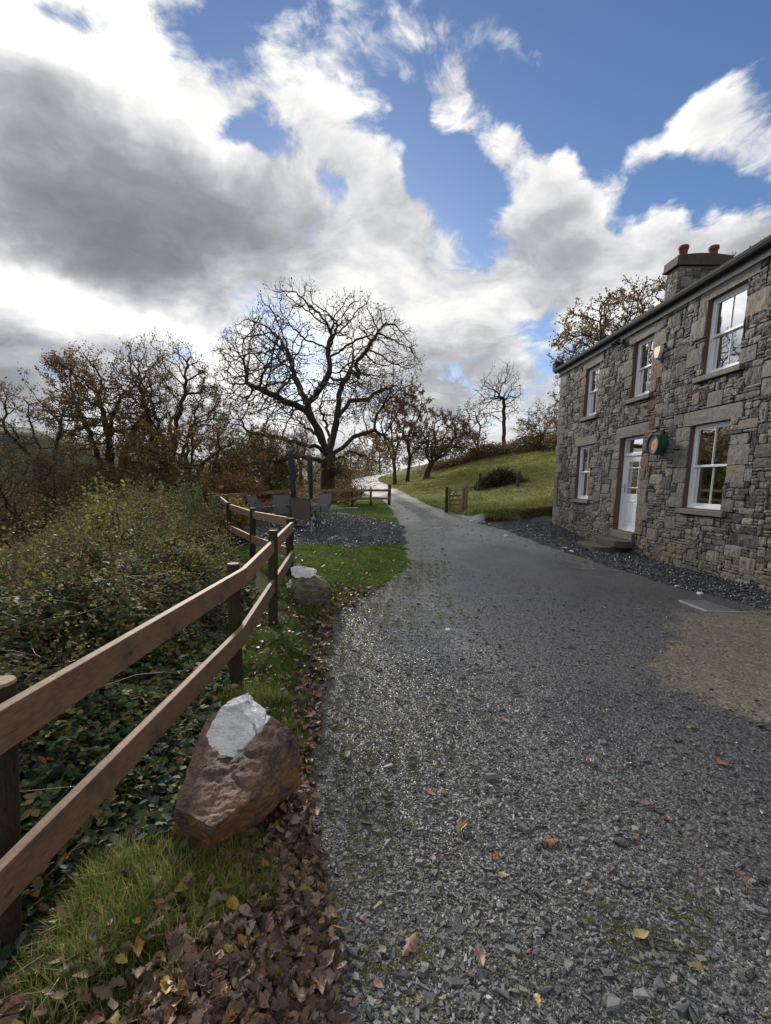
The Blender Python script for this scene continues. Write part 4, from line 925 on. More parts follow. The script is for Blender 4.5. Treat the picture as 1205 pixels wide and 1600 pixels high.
class Skel:
    def __init__(s): s.p = []; s.par = []
    def add(s, p, par): s.p.append(np.array(p, float)); s.par.append(par); return len(s.p) - 1
    def line(s, pts, par, step, r_, jit=.25):         # gnarled polyline through control points
        last = par
        for a, b in zip(pts[:-1], pts[1:]):
            a = np.array(a, float); b = np.array(b, float); n = max(1, int(np.linalg.norm(b - a) / step))
            for i in range(1, n + 1):
                j = r_.normal(0, jit * step, 3) if i < n else 0
                last = s.add(a + (b - a) * i / n + j, last)
        return last
def colonize(sk, A, step, kill, infl, r_, trop=(0, 0, 0), jit=.35, iters=400, maxn=16000):
    P = np.array(sk.p); A = np.array(A); n = len(P)
    buf = np.zeros((maxn + 4000, 3)); buf[:n] = P; kids = np.zeros(maxn + 4000, int)
    d2 = ((A[:, None, :] - P[None]) ** 2).sum(2) if len(A) * n < 6e6 else np.stack([((A - p) ** 2).sum(1) for p in P], 1)
    ni = d2.argmin(1); nd = d2.min(1); trop = np.array(trop)
    for it in range(iters):
        act = nd < infl ** 2
        if not act.any() or n >= maxn: break
        idn = ni[act]; v = A[act] - buf[idn]; v /= np.linalg.norm(v, axis=1)[:, None] + 1e-9
        u, inv = np.unique(idn, return_inverse=True)
        S = np.zeros((len(u), 3)); np.add.at(S, inv, v)
        cn = np.bincount(inv); S /= cn[:, None]
        S = S + trop + r_.normal(0, jit, S.shape); S /= np.linalg.norm(S, axis=1)[:, None] + 1e-9
        ok = kids[u] < 3; u = u[ok]; S = S[ok]
        if not len(u): break
        new = buf[u] + S * step; kids[u] += 1; m = len(new)
        buf[n:n + m] = new
        for q, pa in zip(new, u): sk.p.append(q); sk.par.append(int(pa))
        for c0 in range(0, m, 400):
            D = ((A[:, None, :] - new[None, c0:c0 + 400]) ** 2).sum(2); k = D.argmin(1); dm = D[np.arange(len(A)), k]
            b = dm < nd; nd[b] = dm[b]; ni[b] = n + c0 + k[b]
        n += m
        keep = nd > kill ** 2
        stuck = (kids[ni] >= 3) & (nd > kill ** 2)
        keep &= ~stuck
        A = A[keep]; nd = nd[keep]; ni = ni[keep]
        if not len(A): break
    return sk
def twigs(sk, r_, ln, prob, kink=.28, segs=3, up=.15, thin=3):
    n = len(sk.p); ch = np.zeros(n, int); 
    for i, q in enumerate(sk.par):
        if q >= 0: ch[q] += 1
    desc = np.ones(n, int)
    for i in range(n - 1, 0, -1): desc[sk.par[i]] += desc[i]
    cand = [i for i in range(1, n) if desc[i] <= thin * 4]
    for i in cand:
        k = 1 if r_.random() < prob else 0
        if ch[i] == 0: k = 2
        for _ in range(k):
            d = sk.p[i] - sk.p[sk.par[i]]; d = d / (np.linalg.norm(d) + 1e-9); last = i; p = sk.p[i]
            d = d + r_.normal(0, .55, 3)
            for _s in range(segs):
                d = d + r_.normal(0, kink, 3) * .5 + [0, 0, up]; d /= np.linalg.norm(d); p = p + d * ln / segs * r_.uniform(.6, 1.3); last = sk.add(p, last)
def skin(sk, rtip, expo, rmax_base=None, flare=.5, thick=.0, rtwig=None):
    n = len(sk.p); P = np.array(sk.p); par = np.array(sk.par)
    acc = np.zeros(n); R_ = np.zeros(n)
    for i in range(n - 1, -1, -1):
        R_[i] = max(acc[i], rtip ** expo) ** (1 / expo)
        if par[i] >= 0: acc[par[i]] += R_[i] ** expo
    if rmax_base: R_ = rtip + (R_ - rtip) * (rmax_base - rtip) / (R_[0] - rtip)
    return P, par, R_
def tubes(P, par, R_, flare=.5, flh=1.0):
    n = len(P); T = np.zeros((n, 3)); T[1:] = P[1:] - P[par[1:]]; T /= np.linalg.norm(T, axis=1)[:, None] + 1e-9; T[0] = (0, 0, 1)
    main = np.full(n, -1)
    for i in range(1, n):
        q = par[i]
        if main[q] < 0 or R_[i] > R_[main[q]]: main[q] = i
    Tt = T.copy(); hm_ = main >= 0; Tt[hm_] = T[hm_] + T[main[hm_]]; Tt /= np.linalg.norm(Tt, axis=1)[:, None] + 1e-9
    ref = np.tile([0.31, 0.17, 0.93], (n, 1)); U = np.cross(Tt, ref); bad = np.linalg.norm(U, axis=1) < .3; U[bad] = np.cross(Tt[bad], [1., .1, 0]); U[0] = (1, 0, 0)
    Up = U.copy()
    for i in range(1, n):                              # transport frames to avoid twisting
        u = Up[par[i]]; t = Tt[i]; u = u - t * (u[0] * t[0] + u[1] * t[1] + u[2] * t[2]); l = math.sqrt(u[0] * u[0] + u[1] * u[1] + u[2] * u[2])
        Up[i] = u / l if l > .2 else U[i] / np.linalg.norm(U[i])
    Vv = np.cross(Tt, Up); K = 6; a = np.arange(K) * 2 * math.pi / K
    rr_ = R_.copy(); z0 = P[0, 2]; rr_ *= 1 + flare * np.exp(-np.maximum(P[:, 2] - z0, 0) / flh * 2.2) * (R_ > R_[0] * .5)
    ring = P[:, None] + rr_[:, None, None] * (np.cos(a)[None, :, None] * Up[:, None] + np.sin(a)[None, :, None] * Vv[:, None])
    side = np.array([i for i in range(1, n) if main[par[i]] != i], int)
    sp = P[par[side]] if len(side) else np.zeros((0, 3))
    sr = np.minimum(R_[side] * 1.25, R_[par[side]] * .95)
    sring = sp[:, None] + sr[:, None, None] * (np.cos(a)[None, :, None] * Up[side][:, None] + np.sin(a)[None, :, None] * Vv[side][:, None])
    V = np.concatenate([ring.reshape(-1, 3), sring.reshape(-1, 3)])
    start = par * K; 
    base = start.copy(); base[side] = n * K + np.arange(len(side)) * K
    i = np.arange(1, n); k = np.arange(K); k2 = (k + 1) % K
    F = np.stack([base[i][:, None] + k, base[i][:, None] + k2, i[:, None] * K + k2, i[:, None] * K + k], -1).reshape(-1, 4)
    return V, F, R_[np.repeat(i, K)]
LT = np.array([(0, -.5, 0), (.28, -.15, .06), (.30, .2, .08), (0, .52, 0), (-.30, .2, .08), (-.28, -.15, .06)])    # folded leaf outline
LTF = np.array([(0, 1, 2, 3), (0, 3, 4, 5)])
def rot_rand(n, r_, flat=None):
    q = r_.normal(size=(n, 4)); q /= np.linalg.norm(q, axis=1)[:, None]; w_, x, y, z = q.T
    M_ = np.stack([1 - 2 * (y * y + z * z), 2 * (x * y - w_ * z), 2 * (x * z + w_ * y), 2 * (x * y + w_ * z), 1 - 2 * (x * x + z * z), 2 * (y * z - w_ * x), 2 * (x * z - w_ * y), 2 * (y * z + w_ * x), 1 - 2 * (x * x + y * y)], 1).reshape(n, 3, 3)
    return M_
def scatter(T_, TF, pos, rot, sc):
    """copies of one template: vertices and faces"""
    pos = np.asarray(pos); n = len(pos); sc = np.asarray(sc, float)
    if sc.ndim == 1: sc = np.repeat(sc[:, None], 3, 1)
    V = np.einsum('nij,nkj->nki', rot, T_[None] * sc[:, None, :]) + pos[:, None]
    F = (np.arange(n) * len(T_))[:, None, None] + TF[None]
    return V.reshape(-1, 3), F.reshape(-1, TF.shape[1])
def ellip(n, c, r3, r_, zlo=-1, shell=.35):
    out_ = []
    while len(out_) < n:
        v = r_.normal(size=(n, 3)); v /= np.linalg.norm(v, axis=1)[:, None]; v = v * (shell + (1 - shell) * r_.random((n, 1)) ** .6)
        v = v[v[:, 2] > zlo]; out_ += list(v)
    return np.array(c) + np.array(out_[:n]) * np.array(r3)
def tree(name, loc, build, bark, leaf, nleaf, lsize, label, group=None, rtip=.010, expo=2.25, rbase=None, spread=.09, lz=None, cat='tree', seed=1, twig=(.5, .5), flare=.6, thresh=.03, jit=.35, leafw=None):
    r_ = np.random.default_rng(seed); sk = build(r_)
    twigs(sk, r_, twig[0], twig[1])
    P, par, R_ = skin(sk, rtip, expo, rbase)
    loc = np.array(loc, float); P = P + loc
    t = thing(name, loc, label, cat, group)
    V, F, fr_ = tubes(P, par, R_, flare)
    mk('trunk', V, F, bark, t, smooth=True)
    if nleaf:
        tips = np.where(R_ < rtip * 2.2)[0]; wgt = np.ones(len(tips))
        if lz: wgt = np.interp(P[tips, 2] - loc[2], lz[0], lz[1])
        if leafw is not None: wgt = wgt * leafw(P[tips] - loc)
        wgt = wgt * np.exp(.9 * cnoise(P[tips, 0] + P[tips, 2], P[tips, 1] - .6 * P[tips, 2], 1.1, seed)); wgt /= wgt.sum()
        pk = r_.choice(tips, nleaf, p=wgt); pos = P[pk] + r_.normal(0, spread, (nleaf, 3))
        v, f = scatter(LT, LTF, pos, rot_rand(nleaf, r_), lsize * r_.uniform(.6, 1.35, nleaf)); mk('foliage', v, f, leaf, t)
    return t
def crop_thing(o): pass
def copy_tree(o, loc, rz=0, sc=1.0, label=None):
    c = o.copy(); COL.objects.link(c); c.location = tuple(loc); c.rotation_euler = (0, 0, rz); c.scale = (sc, sc, sc * 1.0)
    if label: c['label'] = label
    for ch in o.children:
        k = ch.copy(); COL.objects.link(k); k.parent = c
    return c

# the big oak beyond the patio
ox, oy = at(512, 785, 30)[:2]; OZ = float(gz(ox, oy)) - .1
def lp(px, py, d): return at(px, py, d) - np.array([ox, oy, OZ])
def b_oak(r_):
    sk = Skel(); sk.add((0, 0, 0), -1)
    k0 = sk.line([(0, 0, 0), lp(511, 745, 30), lp(513, 712, 30)], 0, .3, r_, .10)
    def limb(start, pts, j=.17): return sk.line([sk.p[start]] + [lp(*q) for q in pts], start, .3, r_, j)
    a = limb(k0, [(503, 682, 29.6), (488, 655, 29.2), (480, 632, 29), (500, 607, 28.6), (515, 580, 28.4), (513, 545, 28.5), (520, 510, 29)])
    a0 = limb(k0, [(503, 682, 29.6), (488, 655, 29.2), (478, 628, 29.4), (466, 600, 29.8), (455, 575, 30), (448, 545, 30.5), (430, 520, 31)])
    limb(k0, [(490, 660, 29.3), (476, 640, 29), (445, 628, 28), (415, 612, 27), (385, 598, 26.5)])
    b = limb(k0, [(522, 672, 30.3), (528, 640, 30.6), (531, 612, 31), (545, 585, 31.5), (552, 560, 32), (549, 530, 32.4), (556, 505, 32.5)])
    limb(b - 12, [(560, 590, 31), (556, 565, 30.5), (575, 545, 30), (590, 520, 29.5)])
    limb(k0, [(530, 648, 30.6), (548, 626, 31), (575, 624, 31.5), (596, 610, 32), (625, 600, 32.5)])
    limb(k0, [(514, 690, 30.5), (512, 665, 32), (500, 640, 33.5), (506, 610, 34)])
    limb(k0, [(500, 700, 29), (460, 690, 28), (420, 680, 27), (385, 672, 26)])
    limb(k0, [(535, 700, 30), (560, 680, 30), (585, 672, 30), (610, 690, 30.5)])
    limb(k0, [(505, 720, 29), (470, 712, 27.5), (430, 722, 26), (395, 724, 25), (362, 730, 24.5)])
    limb(k0, [(520, 720, 31), (545, 705, 32), (570, 712, 33), (590, 722, 33)])
    limb(k0, [(516, 730, 29), (530, 742, 27.5), (548, 744, 27)], .2)
    limb(k0, [(508, 690, 31.5), (470, 660, 34), (440, 640, 35)])
    c = lp(505, 598, 30); c[1] = 0
    A = [ellip(6200, c, (6.7, 5.8, 5.3), r_, -.45, .30), ellip(800, lp(597, 600, 31), (2.6, 3, 2.2), r_), ellip(700, lp(400, 560, 29), (2.2, 3, 2.6), r_),
         ellip(650, lp(410, 715, 25.5), (3.0, 2.5, 1.3), r_), ellip(420, lp(580, 705, 31.5), (2.2, 2.5, 1.6), r_), ellip(380, lp(520, 740, 28), (1.6, 1.8, .9), r_), ellip(300, lp(400, 660, 26.5), (2.4, 2.2, 1.6), r_)]
    A = np.concatenate(A); A = A[A[:, 2] > 1.1]; A = A[cnoise(A[:, 0] + .4 * A[:, 1], A[:, 2] - .5 * A[:, 1], 1.15, 90) > -.42]
    return colonize(sk, A, .23, .37, 2.4, r_, (0, 0, .01), .16, maxn=26000)
oak = tree('oak_tree', (ox, oy, OZ), b_oak, M_bark, L_oak, 15000, .105, "very large almost bare oak with a wide domed crown beyond the patio fence", rtip=.0068, expo=2.15, rbase=.48, spread=.10, lz=([0, 3.5, 6, 10, 15], [3.2, 3, .7, .22, .30]), seed=4, twig=(.42, 1.0))

def gen_round(hgt, crown_c, crown_r, fork, step=.3, natt=1200, lean=(0, 0), limbs=4, zlo=-.7, shell=.3, up=.05, infl=3):
    def b(r_):
        sk = Skel(); sk.add((0, 0, 0), -1); f = np.array([lean[0], lean[1], fork])
        k0 = sk.line([(0, 0, 0), f * [.3, .3, .5], f], 0, step, r_, .09)
        for i in range(limbs):
            a = i * 2 * math.pi / limbs + r_.uniform(-.5, .5); c = np.array(crown_c) + np.array(crown_r) * np.array([math.cos(a) * .45, math.sin(a) * .45, r_.uniform(-.3, .4)])
            m_ = (f + c) / 2 + r_.normal(0, .35, 3)
            sk.line([f, m_, c], k0, step, r_, .17)
        A = ellip(natt, crown_c, crown_r, r_, zlo, shell); A = A[cnoise(A[:, 0] + .4 * A[:, 1], A[:, 2] - .5 * A[:, 1], 1.3, natt) > -.5]
        return colonize(sk, A, step, step * 1.6, infl, r_, (0, 0, up), .20, maxn=12000)
    return b
def gbase(px, d, dz=0): x, y = at(px, 752, d)[:2]; return np.array([x, y, float(gz(x, y)) - .15 + dz])
# left oaks, lower down the slope
def place_tree(name, px, d, top_py, crown_px, crown_w_px, low_py, **kw):
    """tree whose crown spans the surveyed rows and columns"""
    b = gbase(px, d); s = d / FPX; Yb = b[1]; ev = lambda py: ray(0, py)[2] / ray(0, py)[1]; fm = ray(0, (top_py + low_py) / 2)[1]
    zt = EYE + Yb * ev(top_py + 8) - b[2]; zl = EYE + Yb * ev(low_py) - b[2]
    cx_ = (crown_px - PCX) / FPX / fm * Yb - b[0]; rx_ = crown_w_px / FPX / fm * Yb / 2
    g = dict(fork=max(.8, zl * .8), step=.3, natt=1300, limbs=4); g.update(kw.pop('g', {}))
    return tree(name, b, gen_round(zt, (cx_, 0, (zt + zl) / 2), (rx_, rx_ * .9, (zt - zl) / 2), lean=(cx_ * .35, 0), **g), **kw)
G1 = "oaks and scrub along the valley edge on the left"
t1 = place_tree('oak_tree', 178, 25, 535, 165, 190, 745, bark=M_bark, leaf=L_oak, nleaf=16000, lsize=.09, label="brown leaved oak left of the valley oaks with a kinked dark trunk", group=G1, seed=11, rbase=.30, rtip=.0072, g=dict(natt=2100, fork=4.2), twig=(.5, .85))
t2 = place_tree('oak_tree', 262, 27, 522, 262, 190, 735, bark=M_bark, leaf=L_dull, nleaf=15000, lsize=.085, label="tall upright many stemmed oak between the kinked oak and the huge domed oak", group=G1, seed=12, rbase=.30, rtip=.0072, g=dict(natt=2300, limbs=8, up=.2, fork=3.2), twig=(.55, .85))
t3 = place_tree('oak_tree', 292, 20, 640, 310, 235, 790, bark=M_bark, leaf=L_oak, nleaf=11000, lsize=.09, label="low spreading oak thick with brown leaves just behind the hedge and left fence", group=G1, seed=13, rbase=.26, rtip=.0066, g=dict(natt=1500, fork=1.4, limbs=5), twig=(.45, .45))
t4 = place_tree('bare_tree', 92, 21, 578, 55, 165, 740, bark=M_bark, leaf=L_dull, nleaf=1800, lsize=.09, label="thin nearly bare tree leaning left at the far left of the picture", group=G1, seed=14, rbase=.14, rtip=.0066, g=dict(natt=420, fork=3.9, limbs=3), twig=(.5, .8))
t5 = place_tree('scrub_tree', 40, 17, 690, 50, 260, 880, bark=M_bark, leaf=L_dull, nleaf=16000, lsize=.075, label="dense twiggy brown scrub tree at the left edge behind the brambles", group=G1, seed=15, rbase=.10, rtip=.007, g=dict(natt=1900, fork=.8, limbs=8, up=.12, step=.25), twig=(.5, .6))
t6 = place_tree('scrub_tree', 150, 21, 715, 165, 190, 850, bark=M_bark, leaf=L_oak, nleaf=12000, lsize=.09, label="dark bushy brown scrub tree under the kinked oak", group=G1, seed=16, rbase=.12, rtip=.0066, g=dict(natt=1300, fork=1.0, limbs=6, step=.28), twig=(.5, .8))
t7 = place_tree('scrub_tree', 405, 25, 690, 400, 150, 790, bark=M_bark, leaf=L_olive, nleaf=14000, lsize=.085, label="olive brown bushy scrub behind the closed parasols", group=G1, seed=17, rbase=.12, rtip=.0066, g=dict(natt=1300, fork=.8, limbs=7, step=.25), twig=(.45, .5))
t8 = place_tree('rusty_bush', 330, 17, 735, 345, 130, 800, bark=M_bark, leaf=L_org, nleaf=5500, lsize=.07, label="rusty orange leaved bush behind the far left fence corner", group=G1, seed=18, rbase=.07, rtip=.006, g=dict(natt=900, fork=.4, limbs=7, step=.2), twig=(.35, .5), cat='bush')
# right hand trees up the hill
G2 = "trees along the top of the field"
r1 = place_tree('small_oak', 617, 47, 615, 612, 75, 715, bark=M_bark, leaf=L_org, nleaf=3200, lsize=.17, label="small tree with golden brown leaves beside the bend of the drive", group=G2, seed=21, rbase=.17, rtip=.012, g=dict(natt=700, step=.42, fork=2.4), twig=(.7, .4))
r2 = place_tree('small_oak', 637, 48, 598, 648, 70, 705, bark=M_bark, leaf=L_dull, nleaf=2500, lsize=.17, label="thin dark trunked tree just right of the golden brown tree", group=G2, seed=22, rbase=.17, rtip=.012, g=dict(natt=650, step=.42, fork=2.6), twig=(.7, .4))
r3 = place_tree('hawthorn_tree', 665, 46, 632, 690, 110, 730, bark=M_bark, leaf=L_dull, nleaf=9000, lsize=.12, label="dark dense twiggy tree with a leaning trunk at the left end of the field", group=G2, seed=23, rbase=.28, rtip=.012, g=dict(natt=1500, step=.36, fork=1.6, limbs=6), twig=(.6, .6))
r4 = place_tree('bare_tree', 785, 55, 558, 782, 78, 672, bark=M_bark, leaf=L_dull, nleaf=300, lsize=.16, label="tall slender bare tree standing alone on the field skyline", group=G2, seed=24, rbase=.22, rtip=.012, g=dict(natt=900, step=.42, fork=6.2, limbs=6, up=.3), twig=(.8, .9))
r5 = place_tree('bare_tree', 748, 56, 622, 738, 62, 690, bark=M_bark2, leaf=L_olive, nleaf=700, lsize=.15, label="pale barked bare tree just left of the tall slender tree", group=G2, seed=25, rbase=.16, rtip=.012, g=dict(natt=380, step=.42, fork=1.6, limbs=4), twig=(.8, .8))
r6 = place_tree('skyline_bush', 845, 46, 625, 850, 90, 712, bark=M_bark, leaf=L_olive, nleaf=5000, lsize=.11, label="twiggy olive bush on the skyline against the far corner of the cottage", group=G2, seed=26, rbase=.10, rtip=.011, g=dict(natt=1000, step=.34, fork=.5, limbs=9, up=.2), twig=(.7, .6), cat='bush')
r7 = place_tree('skyline_bush', 700, 54, 660, 715, 80, 715, bark=M_bark, leaf=L_dull, nleaf=5200, lsize=.14, label="low brown bush between the leaning tree and the pale bare tree", group=G2, seed=27, rbase=.12, rtip=.0072, g=dict(natt=800, step=.36, fork=.6, limbs=7), twig=(.6, .6), cat='bush')
r8 = place_tree('oak_tree', 1000, 33, 428, 1005, 290, 640, bark=M_bark, leaf=L_oak, nleaf=17000, lsize=.13, label="brown leaved oak rising behind the cottage roof left of the chimney", group=G2, seed=28, rbase=.35, rtip=.015, g=dict(natt=1900, step=.4, fork=3.5, limbs=5), twig=(.6, .8))
r9 = place_tree('oak_tree', 1185, 30, 372, 1165, 110, 600, bark=M_bark, leaf=L_dull, nleaf=1500, lsize=.11, label="sparse tree top showing above the roof right of the chimney", group=G2, seed=29, rbase=.3, rtip=.0066, g=dict(natt=900, step=.36, fork=5, limbs=5), twig=(.6, .5))
r10 = place_tree('bare_tree', 884, 40, 585, 880, 60, 720, bark=M_bark, leaf=L_oak, nleaf=2200, lsize=.12, label="thin brown leaved tree close against the far corner of the cottage", group=G2, seed=30, rbase=.12, rtip=.0072, g=dict(natt=500, step=.36, fork=1.5, limbs=5), twig=(.6, .5))
# woods far behind: copies, each one its own thing
WOODS = "bare trees of the woods in the distance"
k = 0; rw = random.Random(3)
spots = [(548, 95, 1.0), (560, 100, .9), (571, 92, 1.0), (583, 97, 1.1), (594, 88, .9), (605, 94, .8), (540, 78, .8), (528, 70, .8), (470, 62, .8), (440, 58, .9), (415, 66, .9), (386, 60, .8), (360, 52, .8), (330, 48, .9), (300, 55, 1.0), (492, 75, .9),
         (20, 40, 1.0), (60, 46, .9), (105, 38, .8), (140, 44, .9), (200, 40, .8), (230, 50, 1), (-30, 34, 1), (-90, 30, 1), (270, 42, .8), (10, 27, .7), (120, 30, .6), (205, 30, .6),
         (622, 82, .8), (655, 80, .8), (680, 72, .7), (640, 66, .6), (-140, 45, 1.1), (-250, 40, 1.1), (45, 60, 1.2), (170, 64, 1.2), (250, 75, 1.3), (90, 75, 1.2)]
for px, d, sc in spots:
    src = [r4, t2, t6, r5, t5, r3, t1][rw.randrange(7)] if px < 530 or px > 610 else [r4, r2, r5][rw.randrange(3)]
    b = gbase(px, d); lb_ = "bare tree in the far wood beyond the bend of the drive" if 530 <= px <= 690 else ("hazy brown tree in the valley wood behind the left oaks" if px < 330 else "brown tree in the wood behind the huge oak")
    c = copy_tree(src, b, rw.uniform(0, 6.28), sc * (.9 if px < 530 else .75), lb_); c['group'] = WOODS; c.name = 'woodland_tree'; c['category'] = 'tree'
# trees left of the camera: what the cottage windows mirror
for x, y, src in ((-19, 12, t2), (-14, 5, t1), (-20, -2, t2), (-13, -8, t1)):
    c = copy_tree(src, (x, y, float(gz(x, y)) - .2), rw.uniform(0, 6), .85, "brown leaved tree far down the left slope, mirrored in the cottage windows"); c['group'] = WOODS; c.name = 'woodland_tree'
#@@
# ------------------------------------------------------------------ loose stone chips lying on the drive and the slate borders
def chipmat(name, stops, rough=.62):
    m, nt, out = newmat(name)
    g = ND(nt, 'ShaderNodeNewGeometry'); c = RAMP(nt, g.outputs['Random Per Island'], stops)
    n = NOISE(nt, g.outputs['Position'], 130, 3, .6); n2 = NOISE(nt, g.outputs['Position'], 1.1, 3, .5)
    c = MX(nt, .7, c, RAMP(nt, n, [(.3, (.6, .6, .6)), (.7, (1.35, 1.35, 1.33))]), 'MULTIPLY')
    c = MX(nt, 1, c, RAMP(nt, n2, [(.3, (.8, .8, .8)), (.7, (1.15, 1.15, 1.15))]), 'MULTIPLY')
    PRIN(nt, out, c, rough, .5, n, .3, .003); return m
C_grey = chipmat('grey_slate_chips', [(0, (.026, .028, .031)), (.3, (.062, .066, .071)), (.6, (.115, .120, .127)), (.85, (.19, .197, .205)), (.92, (.17, .145, .115)), (.97, (.10, .11, .075)), (1, (.36, .36, .36))])
C_fine = chipmat('dark_damp_chips', [(0, (.028, .028, .031)), (.5, (.072, .072, .077)), (.85, (.125, .125, .128)), (.94, (.125, .105, .08)), (1, (.22, .215, .20))], .42)
C_blue = chipmat('blue_slate_chips', [(0, (.012, .014, .018)), (.5, (.034, .038, .048)), (.85, (.075, .082, .10)), (1, (.16, .165, .18))], .42)
C_tan = chipmat('tan_grit', [(0, (.035, .03, .027)), (.4, (.10, .082, .062)), (.8, (.17, .14, .10)), (1, (.30, .26, .20))], .75)
def chip_templates(r_, n=8):
    out_ = []
    for _ in range(n):
        k = 6; a = np.sort(r_.uniform(0, 2 * math.pi, k) * .35 + np.arange(k) * 2 * math.pi / k * .65 + .2); rad = r_.uniform(.65, 1.1, k) * np.array([1, r_.uniform(.55, .95)])[0]
        sx_, sy_ = 1.0, r_.uniform(.5, .95)
        top = np.stack([rad * .80 * np.cos(a) * sx_, rad * .80 * np.sin(a) * sy_, np.full(k, .26) + r_.uniform(-.07, .07, k)], 1); bot = np.stack([rad * np.cos(a) * sx_, rad * np.sin(a) * sy_, np.full(k, -.12) + r_.uniform(-.05, .05, k)], 1)
        V = np.concatenate([top, bot]); F4 = [(0, 1, 2, 3), (0, 3, 4, 5)] + [(i, i + k, (i + 1) % k + k, (i + 1) % k) for i in range(k)]
        out_.append((V, np.array(F4)[:, ::-1]))
    return out_
CT = chip_templates(rng)
def yaw_tilt(n, r_, tilt):
    a = r_.uniform(0, 2 * math.pi, n); tx = r_.normal(0, tilt, n); ty = r_.normal(0, tilt, n)
    z = np.stack([tx, ty, np.ones(n)], 1); z /= np.linalg.norm(z, axis=1)[:, None]
    x = np.stack([np.cos(a), np.sin(a), np.zeros(n)], 1); x -= z * (x * z).sum(1)[:, None]; x /= np.linalg.norm(x, axis=1)[:, None]; y = np.cross(z, x)
    return np.stack([x, y, z], 2)
def chips(name, x, y, size, mat, tilt=.22, lift=.10):
    n = len(x); z = gz(x, y); Vs = []; Fs = []; off = 0; w_ = rng.integers(0, len(CT), n)
    for k, (TV, TF) in enumerate(CT):
        s_ = w_ == k; m_ = s_.sum()
        if not m_: continue
        v, f = scatter(TV, TF, np.stack([x[s_], y[s_], z[s_] + size[s_] * lift], 1), yaw_tilt(m_, rng, tilt), size[s_]); Vs.append(v); Fs.append(f + off); off += len(v)
    return meta(mk(name, np.concatenate(Vs), np.concatenate(Fs), mat), kind='stuff')
def fan(n, r0, r1, amin, amax, pw=1.0):
    u = rng.random(n); e = 1 - pw                        # density falls as r**-(pw+1)
    r_ = (r0 ** e + u * (r1 ** e - r0 ** e)) ** (1 / e) if abs(e) > 1e-6 else r0 * (r1 / r0) ** u
    a = rng.uniform(R(amin), R(amax), n); return r_ * np.sin(a), r_ * np.cos(a), r_
x, y, r_d = fan(230000, .75, 26, -34, 56, .75)
jn = .14 * cnoise(x, y, 5, 31) + .08 * cnoise(x, y, 17, 32)
sdv = sd_drive(x, y) + jn; ss_ = poly_sd(x, y, STRIP) + jn; st_ = poly_sd(x, y, TAN) + jn * 1.3; sf_ = poly_sd(x, y, FINE) + jn * 2.5; sp_ = poly_sd(x, y, PATIO)
base = np.exp(rng.normal(math.log(.0073), .50, len(x))); lod = np.maximum(1, r_d / 3.2)
k_t = (st_ > .5 * rng.random(len(x)) ** 3); k_s = (ss_ > 0) & ~k_t; k_d = (sdv > -.05) & ~k_t & ~k_s
moss_n = .6 * cnoise(x, y, 3.2, 35) + .5 * cnoise(x, y, 11, 36) + 1.5 * np.exp(-(sdv / (.3 + .16 * np.minimum(y, 6))) ** 2) - .2
k_d &= ~(rng.random(len(x)) < .65 * wetf(x, y) * (y > 4))
k_d &= ~((rng.random(len(x)) < .55 * sstep(moss_n, .4, 1.4)) & (y > 1.0))
keep = rng.random(len(x))
g_ = k_d & (sf_ < 0) & (keep < np.interp(r_d, [4, 7, 12], [1, .4, .06])); chips('coarse_gravel', x[g_], y[g_], (base * lod ** .6)[g_], C_grey)
g_ = k_d & (sf_ >= 0) & (keep < np.interp(r_d, [3, 5, 8], [.9, .4, .0])); chips('fine_gravel', x[g_], y[g_], (base * .8 * lod ** .55)[g_], C_fine, .18)
g_ = k_t & (keep < .5); chips('tan_grit', x[g_], y[g_], (base * .55 * lod ** .6)[g_], C_tan, .15)
x, y, r_d = fan(90000, .75, 4.0, -32, 46, .4); jn = .10 * cnoise(x, y, 6, 31) + .05 * cnoise(x, y, 17, 32)
g_ = (sd_drive(x, y) + jn > -.03) & (poly_sd(x, y, TAN) < -.1) & (poly_sd(x, y, FINE) + jn * 2.5 < .15)
chips('small_gravel', x[g_], y[g_], np.exp(rng.normal(math.log(.0042), .3, g_.sum())), C_grey, .2)
def in_box(n, x0, x1, y0, y1): return rng.uniform(x0, x1, n), rng.uniform(y0, y1, n)
x, y = in_box(90000, 1.5, 6.4, 3.5, 17.2); g_ = (poly_sd(x, y, STRIP) + .08 * cnoise(x, y, 7, 33) > -.02) & (poly_sd(x, y, TAN) < .02); x, y = x[g_], y[g_]
chips('slate_border_chips', x, y, np.exp(rng.normal(math.log(.019), .35, len(x))), C_blue, .45, .35)
x, y = in_box(60000, -5.2, 1.2, 9.5, 20.5); g_ = (poly_sd(x, y, PATIO) + .07 * cnoise(x, y, 5, 34) > -.03); x, y = x[g_], y[g_]
chips('slate_patio_chips', x, y, np.exp(rng.normal(math.log(.021), .35, len(x))), C_blue, .5, .35)
x, y, r_d = fan(2200, .9, 8, -25, 50, .8); g_ = (sd_drive(x, y) > .1) & (poly_sd(x, y, TAN) < -.1); x, y = x[g_], y[g_]
chips('larger_slate_pieces', x, y, np.exp(rng.normal(math.log(.0165), .28, len(x))), C_grey, .25, .2)

